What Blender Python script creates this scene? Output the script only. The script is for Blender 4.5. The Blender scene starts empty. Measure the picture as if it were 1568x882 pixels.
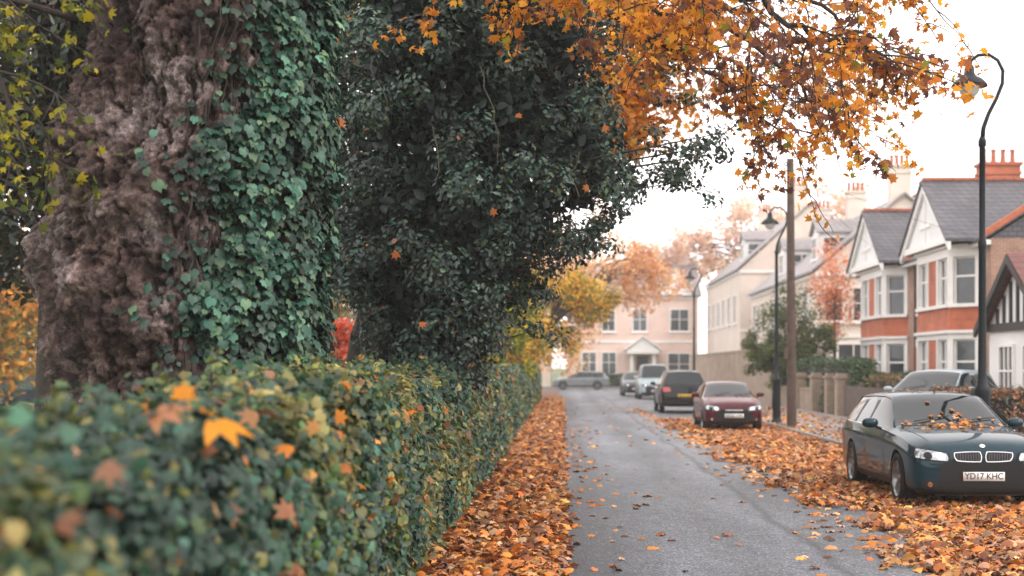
import bpy, math, random
import numpy as np
from mathutils import Vector, Matrix, noise
from mathutils.bvhtree import BVHTree
rng=np.random.default_rng(7); random.seed(7)
S=bpy.context.scene
COL=S.collection

# ---------------------------------------------------------------- materials
def nt(name):
    m=bpy.data.materials.new(name); m.use_nodes=True
    t=m.node_tree; b=t.nodes['Principled BSDF']
    return m,t,b
def ramp(t,fac,stops):
    r=t.nodes.new('ShaderNodeValToRGB')
    e=r.color_ramp.elements
    while len(e)<len(stops): e.new(0.5)
    for i,(p,c) in enumerate(stops):
        e[i].position=p; e[i].color=(c[0],c[1],c[2],1)
    t.links.new(fac,r.inputs[0]); return r.outputs[0]
def noi(t,scale,detail=4,rough=.55,vec=None,dist=0):
    n=t.nodes.new('ShaderNodeTexNoise'); n.inputs['Scale'].default_value=scale
    n.inputs['Detail'].default_value=detail; n.inputs['Roughness'].default_value=rough
    n.inputs['Distortion'].default_value=dist
    if vec is not None: t.links.new(vec,n.inputs['Vector'])
    return n.outputs['Fac']
def pos(t,scale=None):
    g=t.nodes.new('ShaderNodeNewGeometry').outputs['Position']
    if scale:
        m=t.nodes.new('ShaderNodeMapping'); m.inputs['Scale'].default_value=scale
        t.links.new(g,m.inputs[0]); return m.outputs[0]
    return g
def bump(t,b,h,strength=.5,dist=.02):
    n=t.nodes.new('ShaderNodeBump'); n.inputs['Strength'].default_value=strength; n.inputs['Distance'].default_value=dist
    t.links.new(h,n.inputs['Height']); t.links.new(n.outputs[0],b.inputs['Normal'])
def mixc(t,fac,a,b,mode='MIX'):
    m=t.nodes.new('ShaderNodeMix'); m.data_type='RGBA'; m.blend_type=mode
    for s,v in ((0,fac),(6,a),(7,b)):
        if isinstance(v,(int,float)): m.inputs[s].default_value=v
        elif isinstance(v,tuple): m.inputs[s].default_value=(v[0],v[1],v[2],1)
        else: t.links.new(v,m.inputs[s])
    return m.outputs[2]
def simple(name,c,rough=.6,metal=0,var=.25,scale=3,coat=0,bmp=0,spec=.5):
    m,t,b=nt(name)
    f=noi(t,scale,5,.6,pos(t))
    c2=tuple(x*(1-var) for x in c); c1=tuple(min(1,x*(1+var)) for x in c)
    t.links.new(ramp(t,f,[(.3,c2),(.7,c1)]),b.inputs['Base Color'])
    b.inputs['Roughness'].default_value=rough; b.inputs['Metallic'].default_value=metal
    b.inputs['Coat Weight'].default_value=coat; b.inputs['Coat Roughness'].default_value=.05
    b.inputs['Specular IOR Level'].default_value=spec
    if bmp: bump(t,b,noi(t,scale*8,4,.6,pos(t)),bmp,.02)
    return m
def leafmat(name,rough=.5,trans=.4,spec=.4):
    m,t,b=nt(name)
    a=t.nodes.new('ShaderNodeAttribute'); a.attribute_name='Col'
    t.links.new(a.outputs['Color'],b.inputs['Base Color'])
    b.inputs['Roughness'].default_value=rough; b.inputs['Specular IOR Level'].default_value=spec
    tr=t.nodes.new('ShaderNodeBsdfTranslucent'); t.links.new(a.outputs['Color'],tr.inputs['Color'])
    mx=t.nodes.new('ShaderNodeMixShader'); mx.inputs[0].default_value=trans
    t.links.new(b.outputs[0],mx.inputs[1]); t.links.new(tr.outputs[0],mx.inputs[2])
    t.links.new(mx.outputs[0],t.nodes['Material Output'].inputs[0])
    return m
def facadevec(t):
    g=t.nodes.new('ShaderNodeNewGeometry'); s=t.nodes.new('ShaderNodeSeparateXYZ'); t.links.new(g.outputs['Position'],s.inputs[0])
    ad=t.nodes.new('ShaderNodeMath'); ad.operation='ADD'; t.links.new(s.outputs[0],ad.inputs[0]); t.links.new(s.outputs[1],ad.inputs[1])
    cb=t.nodes.new('ShaderNodeCombineXYZ'); t.links.new(ad.outputs[0],cb.inputs[0]); t.links.new(s.outputs[2],cb.inputs[1]); return cb.outputs[0]
def brickmat(name,c1,c2,mortar,bw=.225,rh=.075,ms=.008,rough=.85,nsc=1.3):
    m,t,b=nt(name)
    br=t.nodes.new('ShaderNodeTexBrick'); t.links.new(facadevec(t),br.inputs['Vector'])
    br.inputs['Color1'].default_value=(*c1,1); br.inputs['Color2'].default_value=(*c2,1); br.inputs['Mortar'].default_value=(*mortar,1)
    br.inputs['Scale'].default_value=1; br.inputs['Brick Width'].default_value=bw; br.inputs['Row Height'].default_value=rh
    br.inputs['Mortar Size'].default_value=ms
    d=ramp(t,noi(t,nsc,6,.65,pos(t)),[(.3,(.68,.66,.64)),(.7,(1.2,1.16,1.14))])
    t.links.new(mixc(t,1.0,br.outputs[0],d,'MULTIPLY'),b.inputs['Base Color'])
    b.inputs['Roughness'].default_value=rough
    bump(t,b,br.outputs['Fac'],-.3,.01)
    return m
def roofmat(name,c1,c2): return brickmat(name,c1,c2,tuple(x*.45 for x in c1),.3,.16,.018,.55,.9)

M={}
M['leaf']=leafmat('foliage_glossy',.34,.2,.55)
M['ivy']=leafmat('foliage_ivy',.45,.12,.4)
M['hedge']=leafmat('foliage_hedge',.42,.28,.45)
M['autumn']=leafmat('foliage_autumn',.55,.5,.3)
M['litter']=leafmat('leaf_litter',.6,.12,.35)
M['white']=simple('white_paint',(.82,.80,.78),.45,var=.05)
M['brick']=brickmat('tan_brick',(.38,.2,.14),(.28,.14,.1),(.42,.36,.31))
M['redbrick']=brickmat('red_brick',(.52,.12,.05),(.42,.095,.04),(.42,.24,.17))
M['cream']=simple('cream_render',(.70,.60,.53),.8,var=.12,scale=.6)  # cream wall, lightened so its colour carries distance haze
M['pink']=simple('haze_pale_pink_brick',(.72,.54,.47),.8,var=.12,scale=.7)  # pink brick, paled in colour to imitate distance haze
M['render']=simple('white_render',(.76,.76,.76),.8,var=.07,scale=1)
M['slate']=roofmat('slate_tiles',(.075,.078,.095),(.12,.115,.135))
M['hazeslate']=roofmat('haze_pale_slate',(.32,.3,.31),(.38,.35,.36))  # grey slate with distance haze put into its colour
M['redtile']=roofmat('red_clay_tiles',(.19,.055,.045),(.14,.04,.035))
M['terracotta']=simple('terracotta',(.42,.12,.06),.8)
M['glass']=simple('window_glass',(.04,.05,.06),.08,var=.4,scale=1.2,spec=.8)
M['timber']=simple('black_timber',(.018,.016,.016),.6)
M['blackmetal']=simple('black_painted_metal',(.008,.012,.016),.45,var=.2,spec=.25)
M['poleswood']=simple('pole_wood',(.08,.052,.04),.85,var=.35,scale=6)
M['fencewood']=simple('fence_wood',(.13,.1,.085),.85,var=.3,scale=5)
M['kerb']=simple('kerb_stone',(.22,.21,.2),.85,var=.2,scale=4,bmp=.3)
M['tan']=brickmat('old_wall_brick',(.36,.27,.2),(.3,.22,.16),(.38,.34,.29))
M['cardark']=simple('car_black_trim',(.01,.01,.011),.5,var=.1,spec=.3)
M['carglass']=simple('car_glass',(.006,.011,.014),.03,var=.1,spec=.45)
M['chrome']=simple('chrome',(.75,.75,.77),.12,1,var=.03)
M['alloy']=simple('alloy',(.3,.31,.32),.3,.9,var=.05)
M['tyre']=simple('tyre_rubber',(.016,.016,.017),.8,var=.2,spec=.25)
M['lens']=simple('headlight_lens',(.36,.40,.43),.06,.6,var=.6,scale=16,coat=1)
M['redlens']=simple('tail_light_lens',(.45,.015,.012),.12,0,var=.1,coat=1)
M['plateW']=simple('plate_white',(.8,.8,.78),.4,var=.02)
M['plateY']=simple('plate_yellow',(.8,.5,.03),.4,var=.02)
M['plateT']=simple('plate_text_black',(.01,.01,.01),.5,var=.01)
M['lampglass']=simple('lamp_bowl_glass',(.62,.63,.63),.15,0,var=.1)

def barkmat():
    m,t,b=nt('plane_bark'); p=pos(t)
    n1=noi(t,1.7,5,.6,p,.3); n2=noi(t,8,10,.72,pos(t,(1,1,.7)),.15); n3=noi(t,30,6,.7,p)
    c=ramp(t,n1,[(.36,(.065,.04,.036)),(.46,(.14,.088,.076)),(.54,(.235,.17,.155)),(.64,(.42,.355,.355))])
    d=ramp(t,n2,[(.36,(.14,.12,.12)),(.45,(.66,.61,.6)),(.53,(1.05,1,1)),(.63,(1.95,1.9,1.92))])
    e=ramp(t,n3,[(.35,(.5,.48,.48)),(.6,(1.3,1.3,1.3))])
    cc=mixc(t,1.0,mixc(t,1.0,c,d,'MULTIPLY'),e,'MULTIPLY')
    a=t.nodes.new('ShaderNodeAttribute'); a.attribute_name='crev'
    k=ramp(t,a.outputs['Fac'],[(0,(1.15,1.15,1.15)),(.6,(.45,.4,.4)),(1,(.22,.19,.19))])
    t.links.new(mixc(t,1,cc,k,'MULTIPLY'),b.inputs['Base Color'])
    b.inputs['Roughness'].default_value=.65
    s=t.nodes.new('ShaderNodeMath'); s.operation='MULTIPLY_ADD'
    t.links.new(n3,s.inputs[0]); s.inputs[1].default_value=.25; t.links.new(n2,s.inputs[2])
    bump(t,b,s.outputs[0],1.0,.18)
    return m
M['bark']=barkmat()
M['darkbark']=simple('dark_bark',(.04,.03,.026),.9,var=.4,scale=7,bmp=.5)

def roadmat():
    m,t,b=nt('asphalt'); p=pos(t)
    sp=noi(t,38,4,.9,p); big=noi(t,.5,6,.6,pos(t,(1.6,.35,1))); mid=noi(t,5,6,.75,p)
    c=ramp(t,sp,[(.34,(.016,.02,.026)),(.46,(.066,.074,.086)),(.55,(.135,.145,.16)),(.63,(.42,.43,.45))])
    d=ramp(t,big,[(.3,(.58,.59,.63)),(.5,(.95,.96,.99)),(.7,(1.45,1.45,1.47))])
    d2=ramp(t,mid,[(.3,(.65,.65,.67)),(.7,(1.3,1.3,1.3))])
    cc=mixc(t,1.0,mixc(t,1.0,c,d,'MULTIPLY'),d2,'MULTIPLY')
    sx=t.nodes.new('ShaderNodeSeparateXYZ'); t.links.new(p,sx.inputs[0])
    w=t.nodes.new('ShaderNodeMath'); w.operation='MULTIPLY_ADD'; t.links.new(noi(t,.35,3,.5,p),w.inputs[0]); w.inputs[1].default_value=.5; t.links.new(sx.outputs[0],w.inputs[2])
    mr=t.nodes.new('ShaderNodeMapRange'); t.links.new(w.outputs[0],mr.inputs[0]); mr.inputs[1].default_value=0; mr.inputs[2].default_value=6.5
    tr=ramp(t,mr.outputs[0],[(.0,(.5,.47,.45)),(.10,(.66,.66,.68)),(.2,(1.25,1.25,1.28)),(.30,(.8,.8,.81)),(.41,(1.25,1.25,1.28)),(.425,(.5,.5,.5)),(.44,(1.1,1.1,1.1)),(1,(.9,.88,.86))])
    cc=mixc(t,1.0,cc,tr,'MULTIPLY')
    v=t.nodes.new('ShaderNodeTexVoronoi'); v.feature='DISTANCE_TO_EDGE'; v.inputs['Scale'].default_value=.45
    nn=t.nodes.new('ShaderNodeTexNoise'); nn.inputs['Scale'].default_value=1.5; nn.inputs['Detail'].default_value=6; t.links.new(p,nn.inputs['Vector'])
    ad=t.nodes.new('ShaderNodeVectorMath'); ad.operation='ADD'; t.links.new(p,ad.inputs[0]); t.links.new(nn.outputs['Color'],ad.inputs[1]); t.links.new(ad.outputs[0],v.inputs['Vector'])
    e=ramp(t,v.outputs['Distance'],[(.0,(.45,.45,.45)),(.01,(1,1,1))])
    cc=mixc(t,.6,cc,e,'MULTIPLY')
    m2=t.nodes.new('ShaderNodeMath'); m2.operation='MULTIPLY_ADD'; t.links.new(noi(t,1.6,6,.7,p),m2.inputs[0]); m2.inputs[1].default_value=1.6; t.links.new(sx.outputs[0],m2.inputs[2])
    f=t.nodes.new('ShaderNodeMapRange'); f.inputs[1].default_value=4.5; f.inputs[2].default_value=4.95; t.links.new(m2.outputs[0],f.inputs[0])
    lc=ramp(t,noi(t,14,5,.7,p),[(.3,(.05,.028,.02)),(.5,(.16,.075,.04)),(.7,(.3,.14,.07))])
    fy=t.nodes.new('ShaderNodeMapRange'); fy.inputs[1].default_value=52; fy.inputs[2].default_value=44; t.links.new(sx.outputs[1],fy.inputs[0])
    fm=t.nodes.new('ShaderNodeMath'); fm.operation='MULTIPLY'; t.links.new(f.outputs[0],fm.inputs[0]); t.links.new(fy.outputs[0],fm.inputs[1])
    cc=mixc(t,fm.outputs[0],cc,lc)
    t.links.new(cc,b.inputs['Base Color']); b.inputs['Roughness'].default_value=.58
    bump(t,b,sp,.8,.025)
    return m
M['road']=roadmat()
def groundmat(name,stops,scale):
    m,t,b=nt(name); p=pos(t)
    t.links.new(ramp(t,noi(t,scale,8,.75,p),stops),b.inputs['Base Color']); b.inputs['Roughness'].default_value=.95
    bump(t,b,noi(t,scale*4,5,.7,p),.6,.03); return m
M['grass']=groundmat('grass_ground',[(.3,(.03,.05,.012)),(.5,(.07,.11,.025)),(.62,(.12,.13,.035)),(.75,(.25,.13,.04))],2.5)
M['verge']=groundmat('leafy_verge',[(.3,(.04,.022,.015)),(.5,(.15,.07,.035)),(.7,(.32,.14,.06))],12)
M['pave']=groundmat('pavement_slabs',[(.3,(.13,.12,.12)),(.55,(.25,.23,.22)),(.75,(.32,.22,.17))],3)

# ---------------------------------------------------------------- mesh helpers
def root(name,loc=(0,0,0),rz=0):
    e=bpy.data.objects.new(name,None); COL.objects.link(e); e.location=loc; e.rotation_euler=(0,0,rz); e.empty_display_size=.3
    return e
class MB:
    def __init__(s): s.v=[];s.f=[];s.m=[]
    def add(s,vs,fs,mi=0):
        o=len(s.v); s.v+= [tuple(x) for x in vs]; s.f+=[tuple(o+i for i in f) for f in fs]; s.m+=[mi]*len(fs)
    def box(s,c,d,mi=0,rz=0,R=None):
        x,y,z=[k/2 for k in d]
        vs=[Vector(p) for p in ((-x,-y,-z),(x,-y,-z),(x,y,-z),(-x,y,-z),(-x,-y,z),(x,-y,z),(x,y,z),(-x,y,z))]
        Rm=R if R is not None else Matrix.Rotation(rz,3,'Z')
        vs=[Rm@p+Vector(c) for p in vs]
        s.add(vs,[(0,3,2,1),(4,5,6,7),(0,1,5,4),(1,2,6,5),(2,3,7,6),(3,0,4,7)],mi)
    def wb(s,p0,u,s0,s1,z0,z1,o0,o1,mi=0):
        n=(u[1],-u[0]); vs=[]
        for z in (z0,z1):
            for a,o in ((s0,o0),(s1,o0),(s1,o1),(s0,o1)):
                vs.append((p0[0]+u[0]*a+n[0]*o,p0[1]+u[1]*a+n[1]*o,z))
        s.add(vs,[(0,1,2,3),(4,7,6,5),(0,4,5,1),(1,5,6,2),(2,6,7,3),(3,7,4,0)],mi)
    def tube(s,pts,rad,mi=0,n=7):
        pts=[Vector(p) for p in pts]
        if isinstance(rad,(int,float)): rad=[rad]*len(pts)
        o=len(s.v); px=None
        for i,p in enumerate(pts):
            d=(pts[min(i+1,len(pts)-1)]-pts[max(i-1,0)]).normalized()
            a=px if px is not None else (Vector((1,0,0)) if abs(d.x)<.8 else Vector((0,1,0)))
            b=d.cross(a).normalized(); a=b.cross(d).normalized(); px=a
            for k in range(n):
                t=2*math.pi*k/n; q=p+(a*math.cos(t)+b*math.sin(t))*rad[i]; s.v.append(tuple(q))
        for i in range(len(pts)-1):
            for k in range(n):
                s.f.append((o+i*n+k,o+i*n+(k+1)%n,o+(i+1)*n+(k+1)%n,o+(i+1)*n+k)); s.m.append(mi)
        s.f.append(tuple(o+k for k in range(n))[::-1]); s.m.append(mi)
        s.f.append(tuple(o+(len(pts)-1)*n+k for k in range(n))); s.m.append(mi)
    def lathe(s,prof,c,axis='z',mi=0,n=24,flip=1):
        o=len(s.v)
        for r,h in prof:
            for k in range(n):
                t=2*math.pi*k/n
                if axis=='z': s.v.append((c[0]+r*math.cos(t),c[1]+r*math.sin(t),c[2]+h))
                else: s.v.append((c[0]+h*flip,c[1]+r*math.cos(t),c[2]+r*math.sin(t)))
        for i in range(len(prof)-1):
            for k in range(n):
                s.f.append((o+i*n+k,o+i*n+(k+1)%n,o+(i+1)*n+(k+1)%n,o+(i+1)*n+k)); s.m.append(mi)
    def obj(s,name,mats,parent=None,smooth=False):
        me=bpy.data.meshes.new(name); me.from_pydata(s.v,[],s.f); 
        for m in mats: me.materials.append(m)
        me.polygons.foreach_set('material_index',s.m)
        if smooth: me.polygons.foreach_set('use_smooth',[True]*len(s.f))
        me.update()
        ob=bpy.data.objects.new(name,me); COL.objects.link(ob)
        if parent: ob.parent=parent
        return ob

def norm(a): return a/np.maximum(np.linalg.norm(a,axis=-1,keepdims=True),1e-9)
def leaves(name,tmpl,P,Nn,scale,col,mat,parent=None,up=None):
    tv,tf=tmpl; P=np.asarray(P,float); N=len(P)
    z=norm(np.asarray(Nn,float))
    r=rng.normal(size=(N,3)) if up is None else np.asarray(up,float)
    x=norm(np.cross(r,z)); y=np.cross(z,x)
    V=(tv[None,:,0,None]*x[:,None,:]+tv[None,:,1,None]*y[:,None,:]+tv[None,:,2,None]*z[:,None,:])*np.asarray(scale).reshape(-1,1,1)+P[:,None,:]
    k=len(tv); F=(tf[None]+ (np.arange(N)*k)[:,None,None]).reshape(-1)
    nf=N*len(tf)
    me=bpy.data.meshes.new(name)
    me.vertices.add(N*k); me.vertices.foreach_set('co',V.reshape(-1).astype(np.float32))
    me.loops.add(nf*3); me.loops.foreach_set('vertex_index',F.astype(np.int32))
    me.polygons.add(nf); me.polygons.foreach_set('loop_start',(np.arange(nf)*3).astype(np.int32))
    me.update(calc_edges=True)
    ca=me.attributes.new('Col','FLOAT_COLOR','POINT')
    c=np.ones((N,k,4),np.float32); c[:,:,:3]=np.clip(np.asarray(col),0,1)[:,None,:]
    ca.data.foreach_set('color',c.reshape(-1))
    me.materials.append(mat); me.validate()
    ob=bpy.data.objects.new(name,me); COL.objects.link(ob)
    if parent: ob.parent=parent
    return ob
def tm(v,f): return np.array(v,float),np.array(f,int)
T_OVAL=tm([(0,-.5,0),(.24,-.12,.08),(0,.5,-.06),(-.24,-.12,.08)],[(0,1,2),(0,2,3)])
T_HOLLY=tm([(0,-.5,0),(.25,-.25,.09),(.27,.12,.09),(0,.52,-.08),(-.27,.12,.09),(-.25,-.25,.09)],[(0,1,2),(0,2,3),(0,3,4),(0,4,5)])
def polar(pts,curl):
    out=[(r*math.cos(math.radians(a)),r*math.sin(math.radians(a)),-curl*r*r+(.06 if i%2 else -.05)) for i,(a,r) in enumerate(pts)]
    v=[(0,-.1,.05)]+out; n=len(out)
    return tm(v,[(0,1+i,1+(i+1)%n) for i in range(n)])
half=[(90,.62),(68,.33),(42,.58),(18,.3),(-12,.5),(-45,.25)]
T_MAPLE=polar(half+[(-90,.2)]+[(180-a,r) for a,r in half[::-1][:-1]],.3)
half=[(90,.6),(70,.42),(45,.56),(22,.4),(-8,.5),(-45,.32)]
T_DRY=polar(half+[(-90,.22)]+[(180-a,r) for a,r in half[::-1][:-1]],.55)
half=[(90,.66),(58,.45),(34,.5),(0,.45),(-35,.46),(-68,.38)]
T_IVY=polar(half+[(-90,.2)]+[(180-a,r) for a,r in half[::-1][:-1]],.3)
def pick(pal,n,var=.25,idx=None):
    pal=np.array(pal); i=rng.integers(0,len(pal),n) if idx is None else idx
    return pal[i]*np.exp(rng.normal(0,var,(n,1)))*np.exp(rng.normal(0,.06,(n,3)))
def vnoise(P,s):
    return np.array([noise.noise(Vector((p[0]*s,p[1]*s,p[2]*s))) for p in P])

# ---------------------------------------------------------------- ground, road
def sheet(name,x0,x1,y0,y1,z,mat,top=None):
    b=MB(); b.add([(x0,y0,z),(x1,y0,z),(x1,y1,z),(x0,y1,z)],[(0,1,2,3)]); return b.obj(name,[mat])
sheet('ground',-900,900,-300,1800,0,M['grass'])
b=MB()
b.add([(-.3,-6,.006),(6.22,-6,.006),(6.22,103,.006),(-.3,103,.006)],[(0,1,2,3)])
b.add([(-120,103,.006),(120,103,.006),(120,113,.006),(-120,113,.006)],[(0,1,2,3)])
b.obj('road',[M['road']])
def slab(name,x0,x1,y0,y1,z,mat):
    b=MB(); b.box(((x0+x1)/2,(y0+y1)/2,z/2),(x1-x0,y1-y0,z)); return b.obj(name,[mat])
slab('verge',-2.6,-.2,-6,102.5,.03,M['verge'])
slab('pavement',6.36,9.7,-6,102.5,.105,M['pave'])
slab('pavement',-60,60,113.2,116,.1,M['pave'])
b=MB(); y=-6
while y<102:
    b.box((6.29,y+.455,.055),(.14,.9,.12)); y+=.912
b.obj('kerb',[M['kerb']])
slab('garden',9.98,13.9,-6,102,.03,M['grass'])

# ---------------------------------------------------------------- leaf litter
AUT=[(.52,.19,.04),(.6,.25,.06),(.40,.13,.035),(.27,.09,.035),(.68,.33,.1),(.5,.27,.13),(.14,.06,.035),(.64,.2,.03),(.46,.28,.18),(.32,.14,.065)]
def litter(name,n,fx,y0,y1,zb,pw=1.0,pile=.05,tilt=.45,smin=.12):
    y=y0+(y1-y0)*rng.random(n)**pw; x=fx(y,n)
    P=np.stack([x,y,zb+rng.random(n)**1.5*pile+.012],1)
    Nn=np.stack([rng.normal(0,tilt,n),rng.normal(0,tilt,n),np.ones(n)],1)
    sc=smin*(.6+.75*rng.random(n))
    return leaves(name,T_DRY,P,Nn,sc,pick(AUT,n,.32),M['litter'])
litter('fallen_leaves',17000,lambda y,n:-1.35+1.27*rng.random(n)+.05*np.sin(y*1.7),6,75,.03,1.5,.09)
litter('fallen_leaves',2300,lambda y,n:-.1+np.abs(rng.normal(0,.09,n))+.04*np.sin(y*2.1),8,80,.006,1.3,.04)
litter('fallen_leaves',17000,lambda y,n:np.clip(3.38+.16*np.sin(y*.9)+.2*np.sin(y*2.3+1)+(2.95-.1)*rng.random(n)**.92+rng.normal(0,.08,n),2.6,6.3),9,46,.006,1.15,.08)
litter('fallen_leaves',2600,lambda y,n:6.36+2.8*rng.random(n)**1.4,14,60,.105,1.2,.02)
litter('fallen_leaves',170,lambda y,n:.1+3.1*rng.random(n),8,70,.006,1.4,.012,.25)
litter('fallen_leaves',650,lambda y,n:3.4-np.abs(rng.normal(0,.3,n)),9,60,.006,1.3,.015,.25)
litter('fallen_leaves',110,lambda y,n:.15+np.abs(rng.normal(0,.4,n)),8,40,.006,1.3,.015,.25)

# ---------------------------------------------------------------- hedge
def HT(y):
    t=np.clip((np.asarray(y)-4.6)/3.0,0,1); t=t*t*(3-2*t); return 1.50+.15*t
def hedge_main():
    rt=root('ivy_hedge')
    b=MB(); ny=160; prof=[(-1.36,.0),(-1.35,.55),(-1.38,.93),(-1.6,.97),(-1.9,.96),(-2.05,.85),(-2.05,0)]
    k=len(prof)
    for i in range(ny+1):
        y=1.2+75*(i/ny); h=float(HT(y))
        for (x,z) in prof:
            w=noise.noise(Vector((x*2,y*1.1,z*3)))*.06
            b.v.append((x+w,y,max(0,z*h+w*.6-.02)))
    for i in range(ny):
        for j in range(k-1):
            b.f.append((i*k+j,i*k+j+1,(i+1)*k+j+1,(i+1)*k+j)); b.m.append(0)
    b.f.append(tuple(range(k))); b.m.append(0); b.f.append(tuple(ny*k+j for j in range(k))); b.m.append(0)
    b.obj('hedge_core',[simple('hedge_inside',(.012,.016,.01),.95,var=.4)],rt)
    def sample(n,y0,y1):
        a=.05;c=.002
        u=rng.random(n); s0=a+c*y0; s1=a+c*y1
        s=1/(1/s0-u*(1/s0-1/s1)); return (s-a)/c,s
    y,s=sample(80000,2.0,76)
    zf=rng.random(len(y)); z=zf*(HT(y)+.02)
    P=np.stack([np.full(len(y),-1.26),y,z],1)
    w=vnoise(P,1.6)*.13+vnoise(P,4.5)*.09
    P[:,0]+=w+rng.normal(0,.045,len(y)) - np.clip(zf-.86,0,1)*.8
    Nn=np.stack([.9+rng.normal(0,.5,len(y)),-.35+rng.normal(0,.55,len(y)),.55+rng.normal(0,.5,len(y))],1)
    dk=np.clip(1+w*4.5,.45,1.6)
    y2,s2=sample(30000,2.0,76)
    P2=np.stack([-1.24-.85*rng.random(len(y2)),y2,HT(y2)],1)
    w2=vnoise(P2,1.3)*.09+vnoise(P2,4)*.06
    P2[:,2]+=w2+rng.normal(0,.03,len(y2))+(rng.random(len(y2))<.08)*rng.random(len(y2))*.16
    N2=np.stack([rng.normal(0.2,.5,len(y2)),rng.normal(-.2,.5,len(y2)),.9+rng.normal(0,.3,len(y2))],1)
    P=np.concatenate([P,P2]); Nn=np.concatenate([Nn,N2]); s=np.concatenate([s,s2])*(.7+.65*rng.random(len(s)+len(s2)))
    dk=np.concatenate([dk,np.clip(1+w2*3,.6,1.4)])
    pal=[(.026,.072,.042),(.018,.05,.034),(.055,.09,.028),(.13,.13,.03),(.035,.09,.056),(.2,.18,.055)]
    f=vnoise(P,1.0)+vnoise(P,.45)*.5+rng.normal(0,.16,len(P))
    idx=np.clip(((f+.5)/1.0*6).astype(int),0,5); idx=np.where(rng.random(len(P))<.3,rng.integers(0,6,len(P)),idx)
    order=np.array([1,4,0,2,3,5])
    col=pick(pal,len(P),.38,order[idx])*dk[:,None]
    au=rng.random(len(P))<.016; col[au]=pick(AUT,au.sum(),.3)
    near=P[:,1]<9
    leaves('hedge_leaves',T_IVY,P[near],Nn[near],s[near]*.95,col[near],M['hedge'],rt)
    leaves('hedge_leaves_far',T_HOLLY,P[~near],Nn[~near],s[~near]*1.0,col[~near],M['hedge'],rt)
    n=150; y=5.5+38*rng.random(n)**1.7; top=rng.random(n)<.5
    P=np.stack([np.where(top,-1.2-.6*rng.random(n),-1.16),y,np.where(top,HT(y)+.05,.3+1.3*rng.random(n)**.5)],1)
    Nn=np.stack([rng.normal(.5,.4,n),rng.normal(-.5,.4,n),rng.normal(.6,.4,n)],1)
    leaves('caught_leaves',T_MAPLE,P,Nn,.08+.05*rng.random(n),pick(AUT,n,.25),M['autumn'],rt)
    P=[(-1.15,4.55,1.60),(-1.33,4.5,1.64),(-1.36,4.9,1.70),(-1.2,3.6,1.53),(-1.13,3.1,1.44),(-1.13,5.6,1.2)]
    leaves('big_caught_leaves',T_MAPLE,P,[(.1,-.35,.92),(-.3,-.5,.8),(.1,-.8,.4),(.3,-.6,.7),(-.4,-.6,.5),(.6,-.6,.3)],
        [.21,.18,.10,.1,.1,.12],[(.9,.36,.03),(.55,.25,.13),(.8,.3,.03),(.36,.18,.11),(.32,.15,.09),(.5,.22,.12)],M['autumn'],rt,up=[(1,0,.3),(.8,0,.6),(0,0,1),(1,0,-.5),(.3,0,1),(0,0,1)])
    n=90; b=MB(); LP=[];LN=[]
    for i in range(n):
        y=3.6+14*random.random()**1.1; x=-1.3-.75*random.random(); h=.08+.2*random.random(); zb=float(HT(y))
        dx,dy=random.gauss(0,.06),random.gauss(0,.06)
        b.tube([(x,y,zb-.06),(x+dx*.5,y+dy*.5,zb+h*.5),(x+dx,y+dy,zb+h)],[.005,.004,.002],0,4)
        for k in range(9):
            t=.3+.7*k/8; LP.append((x+dx*t+random.gauss(0,.025),y+dy*t+random.gauss(0,.025),zb+h*t)); LN.append((random.gauss(0,.6),random.gauss(-.3,.6),.6))
    b.obj('shoots',[M['darkbark']],rt)
    leaves('shoot_leaves',T_OVAL,LP,LN,[.06]*len(LP),pick([(.06,.11,.03),(.13,.15,.03),(.04,.09,.05)],len(LP),.25),M['hedge'],rt)
hedge_main()

# ---------------------------------------------------------------- big plane tree with ivy
TC=(-3.17,11.5)
def TR(th,z,want=False):
    def g(a,c,w):
        d=(a-c+math.pi)%(2*math.pi)-math.pi; return math.exp(-(d/w)**2)
    r=1.02+.28*max(0,1-z)**2 -.10*g(th,0,1.0)
    r+=.34*math.exp(-((z-2.75)/.45)**2)*g(th,math.pi,.8)
    r+=.18*(1/(1+math.exp((z-2.5)*5)))*g(th,math.pi,.9)
    r-=.14*(1/(1+math.exp(-(z-3.4)*5)))*g(th,math.pi,.9)
    r+=.22*math.exp(-((z-2.3)/.4)**2)*g(th,-2.0,.4)
    r+=.2*math.exp(-((z-3.6)/.35)**2)*g(th,-2.5,.4)
    r+=.18*math.exp(-((z-4.4)/.3)**2)*g(th,-1.8,.35)
    r+=.15*math.exp(-((z-3.1)/.3)**2)*g(th,-1.6,.3)
    s=1/(1+math.exp(-(z-4.1)*6)); r-=.45*s*g(th,-1.95,.2)
    r-=.4*(1/(1+math.exp((z-2.3)*6)))*g(th,-2.45,.16)
    c,si=math.cos(th),math.sin(th)
    r+=.17*noise.fractal(Vector((c*1.7,si*1.7,z*1.15+3)),.8,2.1,3)
    bb=noise.noise(Vector((c*3.2,si*3.2,z*2.2+9))); r+=.16*max(0,bb)**.8*1.2
    f1=abs(noise.fractal(Vector((c*4.2,si*4.2,z*2.0+1)),.75,2.1,4)); f2=abs(noise.fractal(Vector((c*9,si*9,z*5)),.75,2.1,3))
    c1=max(0,1-f1/.16); c2=max(0,1-f2/.14)
    r-=.085*c1**1.3+.028*c2
    r+=.05*noise.fractal(Vector((c*15,si*15,z*10)),.6,2.0,4)
    if want: return r,min(1,.75*c1+.4*c2+ max(0,-bb)*.6)
    return r
def tcen(z): return TC[0]+.03*z
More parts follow.
